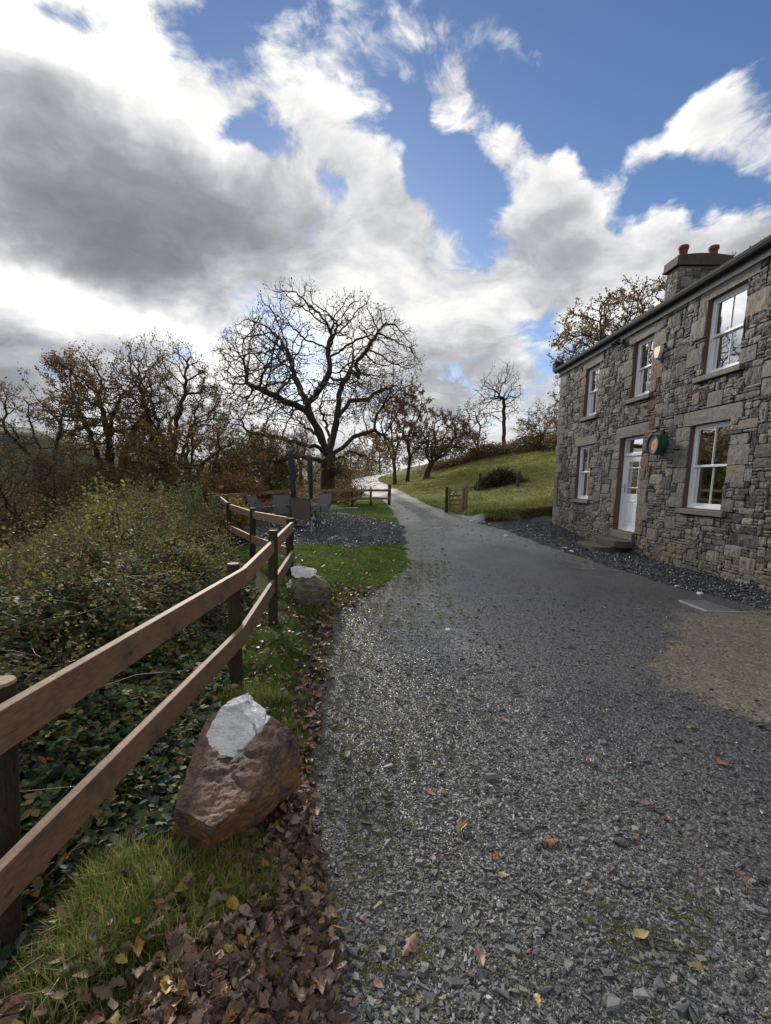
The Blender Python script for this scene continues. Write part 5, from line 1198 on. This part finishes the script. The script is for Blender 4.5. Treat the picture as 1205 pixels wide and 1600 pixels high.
# ------------------------------------------------------------------ grass
def grassmat(name, stops, trans=.35):
    m, nt, out = newmat(name)
    g = ND(nt, 'ShaderNodeNewGeometry'); c = RAMP(nt, g.outputs['Random Per Island'], stops)
    n = NOISE(nt, g.outputs['Position'], 2.4, 4, .6); c = MX(nt, 1.0, c, RAMP(nt, n, [(.3, (.55, .62, .5)), (.5, (1, 1, 1)), (.7, (1.45, 1.3, 1.25))]), 'MULTIPLY')
    p = PRIN(nt, None, c, .5, .35); t = ND(nt, 'ShaderNodeBsdfTranslucent', {'Color': c})
    nt.links.new(ND(nt, 'ShaderNodeMixShader', {0: trans, 1: p.outputs[0], 2: t.outputs[0]}).outputs[0], out.inputs[0]); return m
Gr_near = grassmat('verge_grass', [(0, (.06, .115, .022)), (.35, (.13, .19, .038)), (.6, (.21, .25, .055)), (.82, (.31, .29, .09)), (1, (.38, .30, .15))])
Gr_lawn = grassmat('lawn_grass', [(0, (.07, .145, .026)), (.6, (.125, .21, .042)), (.92, (.19, .24, .06)), (1, (.28, .23, .10))])
Gr_field = grassmat('field_grass', [(0, (.15, .20, .05)), (.5, (.25, .28, .08)), (.85, (.31, .28, .11)), (1, (.36, .29, .15))])
Gr_straw = grassmat('dry_straw', [(0, (.12, .085, .045)), (.6, (.24, .18, .10)), (1, (.34, .28, .17))], .2)
def blades(name, x, y, ln, wd, mat, lean=.5, z=None, kind='stuff'):
    n = len(x); z = gz(x, y) if z is None else z; a = rng.uniform(0, 2 * math.pi, n); b = rng.uniform(0, 2 * math.pi, n)
    d = np.stack([np.cos(a), np.sin(a)], 1); s_ = np.stack([-np.sin(b), np.cos(b)], 1); L_ = ln * rng.uniform(.5, 1.3, n); q = np.abs(rng.normal(lean, .35, n)); V = np.zeros((n, 5, 3))
    for i, (t, wt) in enumerate(((0, 1), (.5, .85), (1, 0))):
        h = L_ * t * (1 - .35 * t * np.minimum(q, 1.6)); o = L_ * q * t * t * .75
        c = np.stack([x + d[:, 0] * o, y + d[:, 1] * o, z - .004 + h], 1); wv_ = np.stack([s_[:, 0], s_[:, 1], np.zeros(n)], 1) * (wd * wt / 2)[:, None]
        if i < 2: V[:, 2 * i] = c - wv_; V[:, 2 * i + 1] = c + wv_
        else: V[:, 4] = c
    i0 = (np.arange(n) * 5)[:, None]
    return meta(mk(name, V.reshape(-1, 3), [i0 + np.array([[0, 1, 3, 2]]), i0 + np.array([[2, 3, 4]])], mat), kind=kind)
def verge_ok(x, y): return (sd_drive(x, y) + .06 * cnoise(x, y, 9, 41) < -.02) & (fence_x(y) - x < .20)
xm, ym, r_d = fan(420000, .9, 9, -20, 40, .7); s_ = sd_drive(xm, ym); mn_ = .6 * cnoise(xm, ym, 3.2, 35) + .5 * cnoise(xm, ym, 11, 36) + 1.5 * np.exp(-(s_ / (.3 + .16 * np.minimum(ym, 6))) ** 2) - .2
pm_ = sstep(mn_ + .45 * cnoise(xm, ym, 28, 37), .25, 1.25) * .95 * sstep(cnoise(xm, ym, 55, 38), -.5, .4)
g_ = (s_ > -.1) & (rng.random(len(xm)) < pm_) & (poly_sd(xm, ym, FINE) < .1)

blades('moss', xm[g_], ym[g_], .012 + .014 * rng.random(g_.sum()), .0034 * np.maximum(1, r_d[g_] / 2.2), grassmat('moss', [(0, (.075, .09, .024)), (.6, (.15, .165, .045)), (1, (.24, .19, .075))]), .9)
x = rng.uniform(-1.6, .1, 260000); y = 0.55 + 2.6 * rng.random(260000) ** 1.3
den = cnoise(x, y, 5, 42) * .5 + cnoise(x, y, 14, 43) * .35 - sstep(x, -.52, -.25) * 1.2 + .35 * (x < -.55)
den = den - 1.6 * sstep(y, 1.62, 1.85) * sstep(-x, .70, .85) * (1 - sstep(y, 2.7, 3.0)) - .35 * (cnoise(x, y, 8, 58) > .45)
g_ = verge_ok(x, y) & (den > -.25) & (rng.random(len(x)) < .34 * sstep(den, -.3, .5) + .04)
blades('verge_grass', x[g_], y[g_], .065 + .08 * np.clip(den[g_] + .2, 0, 1), rng.uniform(.0022, .0042, g_.sum()), Gr_near, .6)
x = rng.uniform(-1.9, .2, 140000); y = rng.uniform(2.8, 6.6, 140000); den = cnoise(x, y, 4, 44) * .6 + cnoise(x, y, 12, 45) * .4 - sstep(sd_drive(x, y), -.30, -.05) * .9
g_ = verge_ok(x, y) & (den > -.45); blades('verge_grass', x[g_], y[g_], .04 + .05 * np.clip(den[g_] + .2, 0, 1), rng.uniform(.003, .0055, g_.sum()), Gr_lawn, .5)
x = rng.uniform(-3.4, .9, 150000); y = rng.uniform(6.0, 11.2, 150000)
g_ = verge_ok(x, y) & (poly_sd(x, y, PATIO) + .06 * cnoise(x, y, 5, 46) < 0); blades('lawn_grass', x[g_], y[g_], .045 + .02 * cnoise(x[g_], y[g_], 3, 47), rng.uniform(.005, .009, g_.sum()), Gr_lawn, .5)
x = rng.uniform(-.6, 1.4, 9000); y = rng.uniform(3.6, 8.5, 9000); s_ = sd_drive(x, y); g_ = (s_ > -.1) & (s_ < .75) & (cnoise(x, y, 7, 48) > .25) & (rng.random(9000) < .6)
blades('sparse_drive_grass', x[g_], y[g_], .02 + 0 * x[g_], np.full(g_.sum(), .004), Gr_near, .8)
x = rng.uniform(-6, 5.5, 90000); y = rng.uniform(15, 30, 90000); g_ = (sd_drive(x, y) < -.03) & (poly_sd(x, y, PATIO) < -.02) & (poly_sd(x, y, STRIP) < -.02) & (x > fence_x(y) - .1) & (x < 9)
blades('bank_grass', x[g_], y[g_], .07 + .03 * cnoise(x[g_], y[g_], 1.5, 49), rng.uniform(.012, .022, g_.sum()), Gr_lawn, .5)
x = rng.uniform(-3, 25, 270000); y = 17 + 45 * rng.random(270000) ** 1.2; g_ = (sd_drive(x, y) < -.1) & (x / y < .52) & (x > road_c(y)) & (y > 17.3) & ((x < 6.6) | (y > 16.5)) 
den = cnoise(x, y, .8, 50) + .5 * cnoise(x, y, 2.6, 51); blades('field_grass', x[g_], y[g_], .13 + .10 * np.clip(den[g_], -.8, 1) , .016 + .0007 * y[g_], Gr_field, .7)
# ------------------------------------------------------------------ fallen leaves
def oak_leaf(r_, lobes=4, wd=.30, curl=.25, bend=.2):
    rows = 13; V = []
    for i in range(rows):
        t = i / (rows - 1); env = math.sin(math.pi * min(1, t * .92 + .06)) ** .8 * (.55 + .75 * t) * (1 if t < .85 else (1 - (t - .85) / .15 * .6))
        lob = .62 + .38 * abs(math.sin(t * math.pi * lobes)) if i < rows - 1 else .1
        w_ = wd * env * lob if i else .015
        zb = bend * (t - .5) ** 2 + r_.normal(0, .006)
        for sg in (-1, 0, 1): V.append((sg * w_, t - .5, zb + curl * (abs(sg) * w_) * 1.2 * r_.uniform(.6, 1.3) + (.0 if sg else -.012)))
    F = [(3 * i + k, 3 * i + k + 1, 3 * i + k + 4, 3 * i + k + 3) for i in range(rows - 1) for k in (0, 1)]
    return np.array(V), np.array(F)
LFT = [oak_leaf(rng, 4, .30, c_, b_) for c_, b_ in ((.5, .25), (.9, -.3), (-.4, .3), (.2, .1), (1.3, .5), (-.8, -.2))]
rl = np.random.default_rng(77); BL = [oak_leaf(rl, .5, .36, c_, b_) for c_, b_ in ((.3, .2), (.8, -.2), (-.3, .15))]
L_fall = leafmat('fallen_leaf', [(0, (.045, .029, .024)), (.25, (.095, .060, .046)), (.5, (.165, .105, .078)), (.72, (.25, .165, .125)), (.86, (.34, .25, .195)), (.93, (.26, .13, .035)), (.97, (.36, .27, .05)), (1, (.34, .30, .10))], .12, .5, .4)
def litter(name, x, y, z, size, tilt, mat=None):
    Vs = []; Fs = []; off = 0; T_ = LFT + BL; w_ = rng.integers(0, len(T_), len(x))
    for k, (TV, TF) in enumerate(T_):
        s_ = w_ == k
        if not s_.any(): continue
        v, f = scatter(TV, TF, np.stack([x[s_], y[s_], z[s_]], 1), yaw_tilt(s_.sum(), rng, tilt), size[s_]); Vs.append(v); Fs.append(f + off); off += len(v)
    return meta(mk(name, np.concatenate(Vs), np.concatenate(Fs), mat or L_fall, smooth=True), kind='stuff')
x = rng.uniform(-.95, .02, 11000); y = rng.uniform(.70, 1.95, 11000); e_ = np.interp(y, [.7, 1.1, 1.5, 1.86], [-.60, -.58, -.55, -.46])
g_ = (x > e_ - .12 * rng.random(11000) ** 2 + .05 * cnoise(x, y, 9, 57)) & (x < np.interp(y, [.7, 1.1, 1.5, 1.86], [-.14, -.15, -.24, -.33]) + rng.normal(0, .03, 11000)) & (rng.random(11000) < .50)
litter('leaf_litter', x[g_], y[g_], gz(x[g_], y[g_]) + rng.uniform(.004, .055, g_.sum()), rng.uniform(.038, .074, g_.sum()), .5)
x = rng.uniform(-.9, .6, 26000); y = rng.uniform(1.5, 6.6, 26000); s_ = sd_drive(x, y)
g_ = (s_ < .06 + .05 * cnoise(x, y, 6, 55)) & (s_ > -.20 - .12 * cnoise(x, y, 3, 56)) & (rng.random(26000) < np.interp(y, [1.5, 4, 6.6], [.42, .30, .05]))
litter('leaf_litter', x[g_], y[g_], gz(x[g_], y[g_]) + rng.uniform(.003, .035, g_.sum()), rng.uniform(.035, .075, g_.sum()), .45)
x = rng.uniform(-1.75, -.2, 3600); y = .8 + 5.4 * rng.random(3600) ** 1.7; g_ = verge_ok(x, y) & (rng.random(3600) < .8) | ((x < -1.0) & (y < 3.2) & (fence_x(y) - x < .35))
litter('leaf_litter', x[g_], y[g_], gz(x[g_], y[g_]) + rng.uniform(.02, .06, g_.sum()), rng.uniform(.035, .075, g_.sum()), .5)
x = rng.uniform(-2.6, .9, 300); y = rng.uniform(5.5, 10.8, 300); g_ = verge_ok(x, y) & (poly_sd(x, y, PATIO) < 0)
litter('lawn_leaves', x[g_], y[g_], gz(x[g_], y[g_]) + .045, rng.uniform(.05, .085, g_.sum()), .3)
# single leaves lying on the gravel
L_single = {'brown': leafmat('brown_oak_leaf', [(0, (.20, .125, .085)), (1, (.20, .125, .085))], .1), 'orange': leafmat('orange_oak_leaf', [(0, (.30, .13, .045)), (1, (.30, .13, .045))], .1),
            'yellow': leafmat('yellow_leaf', [(0, (.40, .30, .12)), (1, (.40, .30, .12))], .1), 'pink': leafmat('pale_brown_leaf', [(0, (.30, .20, .155)), (1, (.30, .20, .155))], .1)}
def one_leaf(px, py, size, tone, label, group=None, k=0):
    x, y = G(px, py); TV, TF = (LFT + BL)[k % 9]; a = k * 2.4; c_, s_ = math.cos(a), math.sin(a)
    V = TV * size; V = np.stack([V[:, 0] * c_ - V[:, 1] * s_, V[:, 0] * s_ + V[:, 1] * c_, V[:, 2] + .006 - V[:, 2].min() * .5], 1) + [x, y, float(gz(x, y)) + .008]
    o = mk('fallen_leaf', V, TF, L_single[tone], None, smooth=True, org=(x, y, float(gz(x, y))))
    return meta(o, label, 'leaf', group)
GL = "single fallen leaves on the gravel drive"
SPEC = [(543, 1182, .075, 'pink', "broad pale brown leaf flat on the gravel right of the boulder"), (722, 1297, .085, 'yellow', "buff oak leaf standing out on the drive below and left of the bright orange leaf"), (860, 1319, .07, 'orange', "bright orange leaf alone in the middle of the gravel drive"),
        (674, 1243, .055, 'orange', "small reddish brown leaf between the broad pale leaf and the bright orange leaf"), (749, 1503, .07, 'pink', "pinkish brown oak leaf near the bottom edge of the drive"), (641, 1482, .10, 'brown', "long dark brown oak leaf at the bottom left of the drive"),
        (1002, 1465, .065, 'yellow', "buff narrow leaf low on the right half of the drive"), (1087, 1519, .05, 'yellow', "small yellow leaf near the bottom right of the drive"), (1128, 1195, .06, 'orange', "orange brown leaf on dark gravel below the tan apron"),
        (954, 1361, .035, 'orange', "tiny orange leaf right of and below the bright orange leaf"), (912, 1384, .035, 'yellow', "tiny yellow leaf below the bright orange leaf"), (787, 1371, .05, 'yellow', "pale yellow leaf straight below the buff oak leaf"),
        (790, 1128, .07, 'pink', "pale brown curled leaf on the upper middle of the gravel"), (947, 1113, .03, 'yellow', "tiny yellow leaf on dark gravel near the tan apron"), (656, 1118, .03, 'orange', "tiny rust leaf on the gravel above the broad pale leaf"),
        (1005, 1258, .07, 'brown', "dull brown oak leaf on dark gravel left of the orange brown leaf"), (1165, 1385, .055, 'pink', "pale brown leaf near the right edge of the drive")]
for k, (px, py, s_, tn_, lb_) in enumerate(SPEC): one_leaf(px, py, s_, tn_, lb_, GL, k)
for k in range(60):
    px, py = rng.uniform(540, 1195), 960 + 620 * rng.random() ** 1.1
    x, y = G(px, py)
    if float(sd_drive(np.array([x]), np.array([y]))[0]) < .05: continue
    tn_ = ['brown', 'pink', 'brown', 'pink', 'orange', 'brown', 'pink', 'yellow', 'brown'][k % 9]
    one_leaf(px, py, rng.uniform(.018, .045), tn_, {'brown': "small dull brown leaf among the chips of the gravel drive", 'pink': "small pale brown leaf among the chips of the gravel drive", 'orange': "small rust coloured leaf among the chips of the gravel drive", 'yellow': "small yellowish leaf among the chips of the gravel drive"}[tn_], GL, k + 3)

# ------------------------------------------------------------------ bramble bank left of the fence
def canopy(x, y):
    d = fence_x(y) - x
    h = np.interp(d, [-.1, 0, .25, .6, 1.2, 2, 3.0, 4.0, 5.2, 7.5, 11], [-.2, -.02, .10, .30, .55, .70, .60, .12, -.6, -1.7, -3.2])
    h = h * np.interp(y, [0, 2, 5, 10, 16], [.85, .9, 1.0, 1.22, 1.2]) - .45 * sstep(y, 11, 16)
    return h + sstep(d, .1, .8) * (.20 * cnoise(x, y, 1.5, 61) + .13 * cnoise(x, y, 4.2, 62) + .05 * cnoise(x, y, 11, 63))
gx_ = -1.0 - .04 * (np.exp(np.linspace(0, 5.6, 150)) - 1) * .9; gy_ = np.concatenate([np.linspace(-1.2, 6, 130), np.linspace(6.15, 17, 80)])
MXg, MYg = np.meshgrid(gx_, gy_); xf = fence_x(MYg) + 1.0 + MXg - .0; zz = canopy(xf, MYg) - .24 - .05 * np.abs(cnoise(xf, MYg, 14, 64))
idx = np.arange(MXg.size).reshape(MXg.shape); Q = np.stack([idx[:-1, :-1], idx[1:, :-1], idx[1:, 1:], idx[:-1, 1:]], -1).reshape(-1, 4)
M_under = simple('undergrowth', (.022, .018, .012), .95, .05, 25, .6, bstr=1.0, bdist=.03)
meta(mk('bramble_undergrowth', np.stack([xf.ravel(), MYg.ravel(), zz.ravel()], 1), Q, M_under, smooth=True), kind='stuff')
L_br = leafmat('bramble_leaf', [(0, (.025, .048, .026)), (.35, (.050, .086, .046)), (.6, (.088, .125, .065)), (.78, (.12, .14, .045)), (.88, (.20, .17, .05)), (.94, (.26, .20, .04)), (1, (.18, .085, .04))], .28, .62, .22)
L_br2 = leafmat('hedge_leaf', [(0, (.075, .085, .034)), (.35, (.14, .155, .055)), (.65, (.21, .215, .075)), (.8, (.26, .23, .08)), (.92, (.17, .095, .055)), (1, (.30, .23, .05))], .4, .65, .2)
BT = np.array([(0, -.5, 0), (.26, -.25, .07), (.36, .05, .09), (.20, .36, .05), (0, .55, -.05), (-.20, .36, .05), (-.36, .05, .09), (-.26, -.25, .07), (0, -.2, 0.0), (0, .2, .0)])
BF = np.array([(0, 1, 2, 8), (8, 2, 9, 9), (0, 8, 6, 7), (9, 2, 3, 4), (9, 4, 5, 6), (8, 9, 6, 6)])
BT_tri = (BT, np.array([(0, 1, 8), (1, 2, 8), (8, 2, 9), (2, 3, 9), (9, 3, 4), (0, 8, 7), (7, 8, 6), (8, 9, 6), (6, 9, 5), (9, 4, 5)]))
def leaves_on(n, ymin, ymax, dmin, dmax, size, mat, name, depth=.09, pwr=1.0, tri=True, zoff=0):
    y = ymin + (ymax - ymin) * rng.random(n) ** pwr; d = dmin + (dmax - dmin) * rng.random(n) ** 1.25; x = fence_x(y) - d
    g_ = cnoise(x, y, 3.1, 65) + .6 * rng.normal(size=n) > -.7; x, y, d = x[g_], y[g_], d[g_]; n = len(x)
    z = canopy(x, y) - rng.exponential(depth, n) + .05 + zoff; s_ = size * rng.uniform(.6, 1.35, n) * (1 + .045 * y)
    R_ = yaw_tilt(n, rng, .6)
    if tri:                                           # three leaflets from one stalk
        P_ = np.stack([x, y, z], 1); out_ = []; rots = []
        for a in (-1.25, 0, 1.25):
            c_, s2 = math.cos(a), math.sin(a); Rz = np.array([[c_, -s2, 0], [s2, c_, 0], [0, 0, 1]]); Rr = R_ @ Rz
            out_.append(P_ + np.einsum('nij,j->ni', Rr, np.array([0, .55, 0])) * s_[:, None]); rots.append(Rr)
        pos = np.concatenate(out_); Rr = np.concatenate(rots); sc_ = np.concatenate([s_ * .85, s_, s_ * .85])
    else: pos, Rr, sc_ = np.stack([x, y, z], 1), R_, s_
    v, f = scatter(BT_tri[0], BT_tri[1], pos, Rr, sc_); return meta(mk(name, v, f, mat, smooth=True), kind='stuff')
leaves_on(13000, .3, 6.5, .12, 3.0, .040, L_br, 'bramble_leaves', .10, 1.15)
leaves_on(9000, .2, 3.4, -.05, 1.4, .038, L_br, 'bramble_leaves', .06, 1.1)
leaves_on(17000, 3.0, 14, .4, 6.0, .034, L_br, 'bramble_leaves', .10, 1.0)
leaves_on(70000, 2.0, 15, .8, 6.5, .026, L_br2, 'hedge_leaves', .10, 1.0, False, .10)
n = 900; x = rng.uniform(-1.35, -.78, n); y = rng.uniform(1.62, 2.9, n); P_ = np.stack([x, y, gz(x, y) + .03 + .09 * rng.random(n)], 1)
v, f = scatter(BT_tri[0], BT_tri[1], P_, yaw_tilt(n, rng, .5), rng.uniform(.03, .06, n)); meta(mk('creeping_bramble', v, f, L_br, smooth=True), kind='stuff')
def stems(name, n, mat, ymin, ymax, dmin, dmax, L0, L1, r0, up, seg=7, zo=0, wander=.35):
    mb = MB(); V = []; F = []; off = 0; K = 3; aa = np.arange(K) * 2 * math.pi / K
    for _ in range(n):
        y = rng.uniform(ymin, ymax); d = rng.uniform(dmin, dmax); x = float(fence_x(y)) - d; p = np.array([x, y, float(canopy(x, y)) - .12 + zo]); az_ = rng.uniform(0, 6.28); L_ = rng.uniform(L0, L1)
        v = np.array([math.cos(az_), math.sin(az_), up * rng.uniform(.5, 1.5)]); v /= np.linalg.norm(v); pts = [p]
        for i in range(seg):
            v = v + rng.normal(0, wander, 3) * .45 + np.array([0, 0, -.16 * (up < 2)]); v /= np.linalg.norm(v); p = p + v * L_ / seg; pts.append(p)
        pts = np.array(pts); T_ = np.gradient(pts, axis=0); T_ /= np.linalg.norm(T_, axis=1)[:, None]; U = np.cross(T_, [.3, .5, .8]); U /= np.linalg.norm(U, axis=1)[:, None] + 1e-9; W_ = np.cross(T_, U)
        rr_ = r0 * np.linspace(1, .4, seg + 1); V.append((pts[:, None] + rr_[:, None, None] * (np.cos(aa)[None, :, None] * U[:, None] + np.sin(aa)[None, :, None] * W_[:, None])).reshape(-1, 3))
        for i in range(seg):
            for k in range(K): F.append((off + i * K + k, off + i * K + (k + 1) % K, off + (i + 1) * K + (k + 1) % K, off + (i + 1) * K + k))
        off += (seg + 1) * K
    mk_ = meta(mk(name, np.concatenate(V), np.array(F), mat, smooth=True), kind='stuff')
    return V
M_stem = simple('bramble_stem', (.085, .045, .03), .6, .4, 20, .4); M_strawm = simple('dead_stem', (.24, .17, .105), .8, .2, 20, .35)
stems('bramble_stems', 1500, M_stem, .4, 9, .7, 5, .5, 1.2, .0028, .9)
stems('dead_stems', 2600, M_strawm, .5, 5.5, .18, 1.9, .12, .42, .0012, .4, 6, .06, .8)
SV = stems('upright_stems', 1000, M_stem, 2.2, 15, .6, 3.4, .3, .85, .0035, 4.5, 6, 0, .25)
pts_ = np.concatenate([v.reshape(7, 3, 3).mean(1)[2:] for v in SV]); pk = rng.integers(0, len(pts_), 17000); pos = pts_[pk] + rng.normal(0, .028, (17000, 3)); dd_ = np.hypot(pos[:, 0], pos[:, 1])
v, f = scatter(BT_tri[0], BT_tri[1], pos, yaw_tilt(17000, rng, .8), rng.uniform(.014, .03, 17000) * (1 + .06 * dd_)); meta(mk('upright_stem_leaves', v, f, L_br2, smooth=True), kind='stuff')
x = rng.uniform(-2.4, -.9, 16000); y = rng.uniform(.6, 6.0, 16000); d = fence_x(y) - x; g_ = (d > -.12) & (d < .55) & (cnoise(x, y, 4, 66) > -.2)
blades('dry_grass', x[g_], y[g_], .10 + 0 * x[g_], np.full(g_.sum(), .0026), Gr_straw, 1.2, z=canopy(x[g_], y[g_]) - .05)
# shrubs that stand out of the bank
L_yel = leafmat('sapling_leaf', [(0, (.10, .15, .03)), (.5, (.18, .22, .045)), (1, (.30, .28, .06))], .5)
L_sage = leafmat('sage_leaf', [(0, (.07, .085, .04)), (.6, (.12, .14, .065)), (1, (.17, .17, .07))], .4)
L_con = leafmat('golden_conifer', [(0, (.16, .12, .02)), (.6, (.28, .20, .035)), (1, (.34, .24, .08))], .3)
def shrub(name, px, d, top_py, w_px, zb, leaf, nl, ls, label, seed, cat='shrub', limbs=7, natt=420, rt=.003, step=.13, up=.25, rb=.022, leafb=M_bark, group=None, spread=.05):
    x, y = at(px, 752, d)[:2]; z0 = zb; s_ = d / FPX; h = EYE + (752 - top_py) * s_ - z0; wd = w_px * s_ / 2
    return tree(name, (x, y, z0), gen_round(h, (0, 0, h * .58), (wd, wd, h * .42), h * .18, step, natt, (0, 0), limbs, -.95, .2, up, 2), leafb, leaf, nl, ls, label, group, rt, 2.2, rb, spread, None, cat, seed, (.16, .35), .1, .008)
GS = "shrubs standing out of the bramble bank"
shrub('sapling', 158, 5.6, 742, 75, .3, L_yel, 420, .042, "slender sapling with yellow green leaves standing above the brambles", 41, 'sapling', 3, 90, .0022, .12, .6, .012, group=None)
shrub('shrub', 305, 10.5, 758, 110, -.1, L_sage, 7000, .038, "grey green small leaved shrub beside the left fence corner", 42, natt=700, group=GS)
shrub('shrub', 235, 9.5, 795, 110, -.2, L_sage, 3000, .036, "grey green shrub in the middle of the bramble bank under the rusty oak", 43, natt=600, group=GS)
shrub('shrub', 40, 5.8, 848, 140, -.2, L_br2, 1900, .036, "yellowing leafy shrub at the left edge of the picture above the brambles", 44, natt=420, group=GS)
shrub('shrub', 105, 7.5, 835, 120, -.3, L_yel, 1500, .034, "thin yellow leaved shrub left of the slender sapling", 45, natt=380, group=GS)
shrub('shrub', 178, 6.6, 822, 120, -.1, L_br2, 2000, .032, "olive leaved shrub behind and right of the slender sapling", 51, natt=420, group=GS)
shrub('shrub', 20, 4.2, 866, 170, -.1, L_br2, 2600, .034, "loose yellow green leafy growth nearest the left edge above the top rail", 52, natt=300, group=GS)
shrub('shrub', 120, 4.4, 862, 150, 0, L_sage, 1300, .034, "pale green leafy growth above the middle of the near top rail", 53, natt=300, group=GS)
shrub('shrub', 245, 5.0, 830, 150, 0, L_br2, 1400, .032, "brown and olive bramble growth rising behind the second fence post from the left", 54, natt=320, group=GS)
shrub('shrub', 300, 6.8, 812, 100, 0, L_sage, 2600, .032, "leafy growth pressed against the outside of the fence before its bend", 55, natt=320, group=GS)
shrub('dead_weed_clump', 275, 7.2, 778, 90, 0, L_dull, 2500, .026, "reddish brown dead weed clump in the bramble bank near the third fence post", 46, natt=420, group=GS)
shrub('golden_conifer', 368, 10.6, 781, 42, .18, L_con, 5200, .035, "small golden yellow conifer inside the left fence beside the black planter", 47, 'conifer', 8, 300, .003, .1, .5, .02, spread=.04)
shrub('rusty_shrub', 540, 24.5, 762, 62, .2, L_org, 2500, .06, "low rust coloured shrub behind the far rails under the huge oak", 48, natt=400, group=GS)
# brush pile and rough growth in the field
bx_, by_ = at(780, 765, 31)[:2]; bp = thing('brush_pile', (bx_, by_, float(gz(bx_, by_))), "heap of dark cut branches between the two field posts", 'brush pile')
def heap(n, L0, L1, rr0, zs):
    V = []; F = []; off = 0
    for _ in range(n):
        c = rng.normal(0, .42, 2) * [1.5, .8]; h = zs * math.exp(-(c[0] / 1.15) ** 2 * .9) * rng.random(); p = np.array([bx_ + c[0], by_ + c[1], float(gz(bx_ + c[0], by_ + c[1])) + h]); v = rng.normal(size=3) * [1, 1, .35]; v /= np.linalg.norm(v); L_ = rng.uniform(L0, L1)
        pts = np.array([p - v * L_ / 2, p + rng.normal(0, .05, 3), p + v * L_ / 2 + [0, 0, .05]]); U = np.cross(v, [.2, .3, .9]); U /= np.linalg.norm(U); W_ = np.cross(v, U); a = np.arange(3) * 2.09
        V.append((pts[:, None] + rr0 * (np.cos(a)[None, :, None] * U + np.sin(a)[None, :, None] * W_)).reshape(-1, 3)); F += [(off + i * 3 + k, off + i * 3 + (k + 1) % 3, off + (i + 1) * 3 + (k + 1) % 3, off + (i + 1) * 3 + k) for i in range(2) for k in range(3)]; off += 9
    return np.concatenate(V), np.array(F)
v, f = heap(1500, .3, 1.3, .016, 1.0); mk('branches', v, f, M_bark, bp)
n = 4200; c = rng.normal(0, .42, (n, 2)) * [1.5, .8]; h = 1.0 * np.exp(-(c[:, 0] / 1.15) ** 2 * .9) * rng.random(n)
v, f = scatter(LT, LTF, np.stack([bx_ + c[:, 0], by_ + c[:, 1], gz(bx_ + c[:, 0], by_ + c[:, 1]) + h], 1), rot_rand(n, rng), rng.uniform(.06, .13, n)); mk('dead_leaves', v, f, L_dull, bp)
# bracken hedge along the skyline and dark roots hanging over the cut bank
def ribbon_leaves(name, pts, n, hgt, wid, size, mat):
    pts = np.array(pts, float); u = rng.random(n) * (len(pts) - 1); i = u.astype(int); t = u - i; c = pts[i] * (1 - t)[:, None] + pts[i + 1] * t[:, None]
    x = c[:, 0] + rng.normal(0, wid, n); y = c[:, 1] + rng.normal(0, wid, n); z = gz(x, y) + hgt * rng.random(n) * (.75 + .5 * cnoise(x, y, .9, 70))
    v, f = scatter(LT, LTF, np.stack([x, y, z], 1), rot_rand(n, rng), size * rng.uniform(.6, 1.4, n)); return meta(mk(name, v, f, mat), kind='stuff')
ribbon_leaves('bracken_hedge', [at(668, 752, 52)[:2], at(720, 752, 54)[:2], at(760, 752, 54)[:2], at(820, 752, 50)[:2], at(880, 752, 48)[:2], at(930, 752, 46)[:2]], 26000, 1.2, .9, .13, L_dull)
ribbon_leaves('bracken_hedge', [at(680, 752, 53)[:2], at(760, 752, 55)[:2], at(840, 752, 50)[:2], at(900, 752, 47)[:2]], 7000, 1.5, .8, .12, L_org)
ribbon_leaves('bank_roots', [(3.7, 17.0), (4.6, 17.05), (5.6, 17.0), (6.3, 17.05)], 2600, .30, .07, .07, L_dull)
ribbon_leaves('understory', [(-5.5, 17), (-6, 21), (-5, 25), (-4.2, 29)], 9000, .9, 1.0, .09, L_dull)
ribbon_leaves('understory', [(-9, 12), (-12, 20), (-12, 30), (-8, 42), (-5, 55)], 26000, 1.6, 2.0, .14, L_dull)
ribbon_leaves('understory', [(-20, 14), (-24, 30), (-22, 50), (-14, 75), (-5, 95)], 30000, 3.0, 4.0, .28, L_dull)
#@@
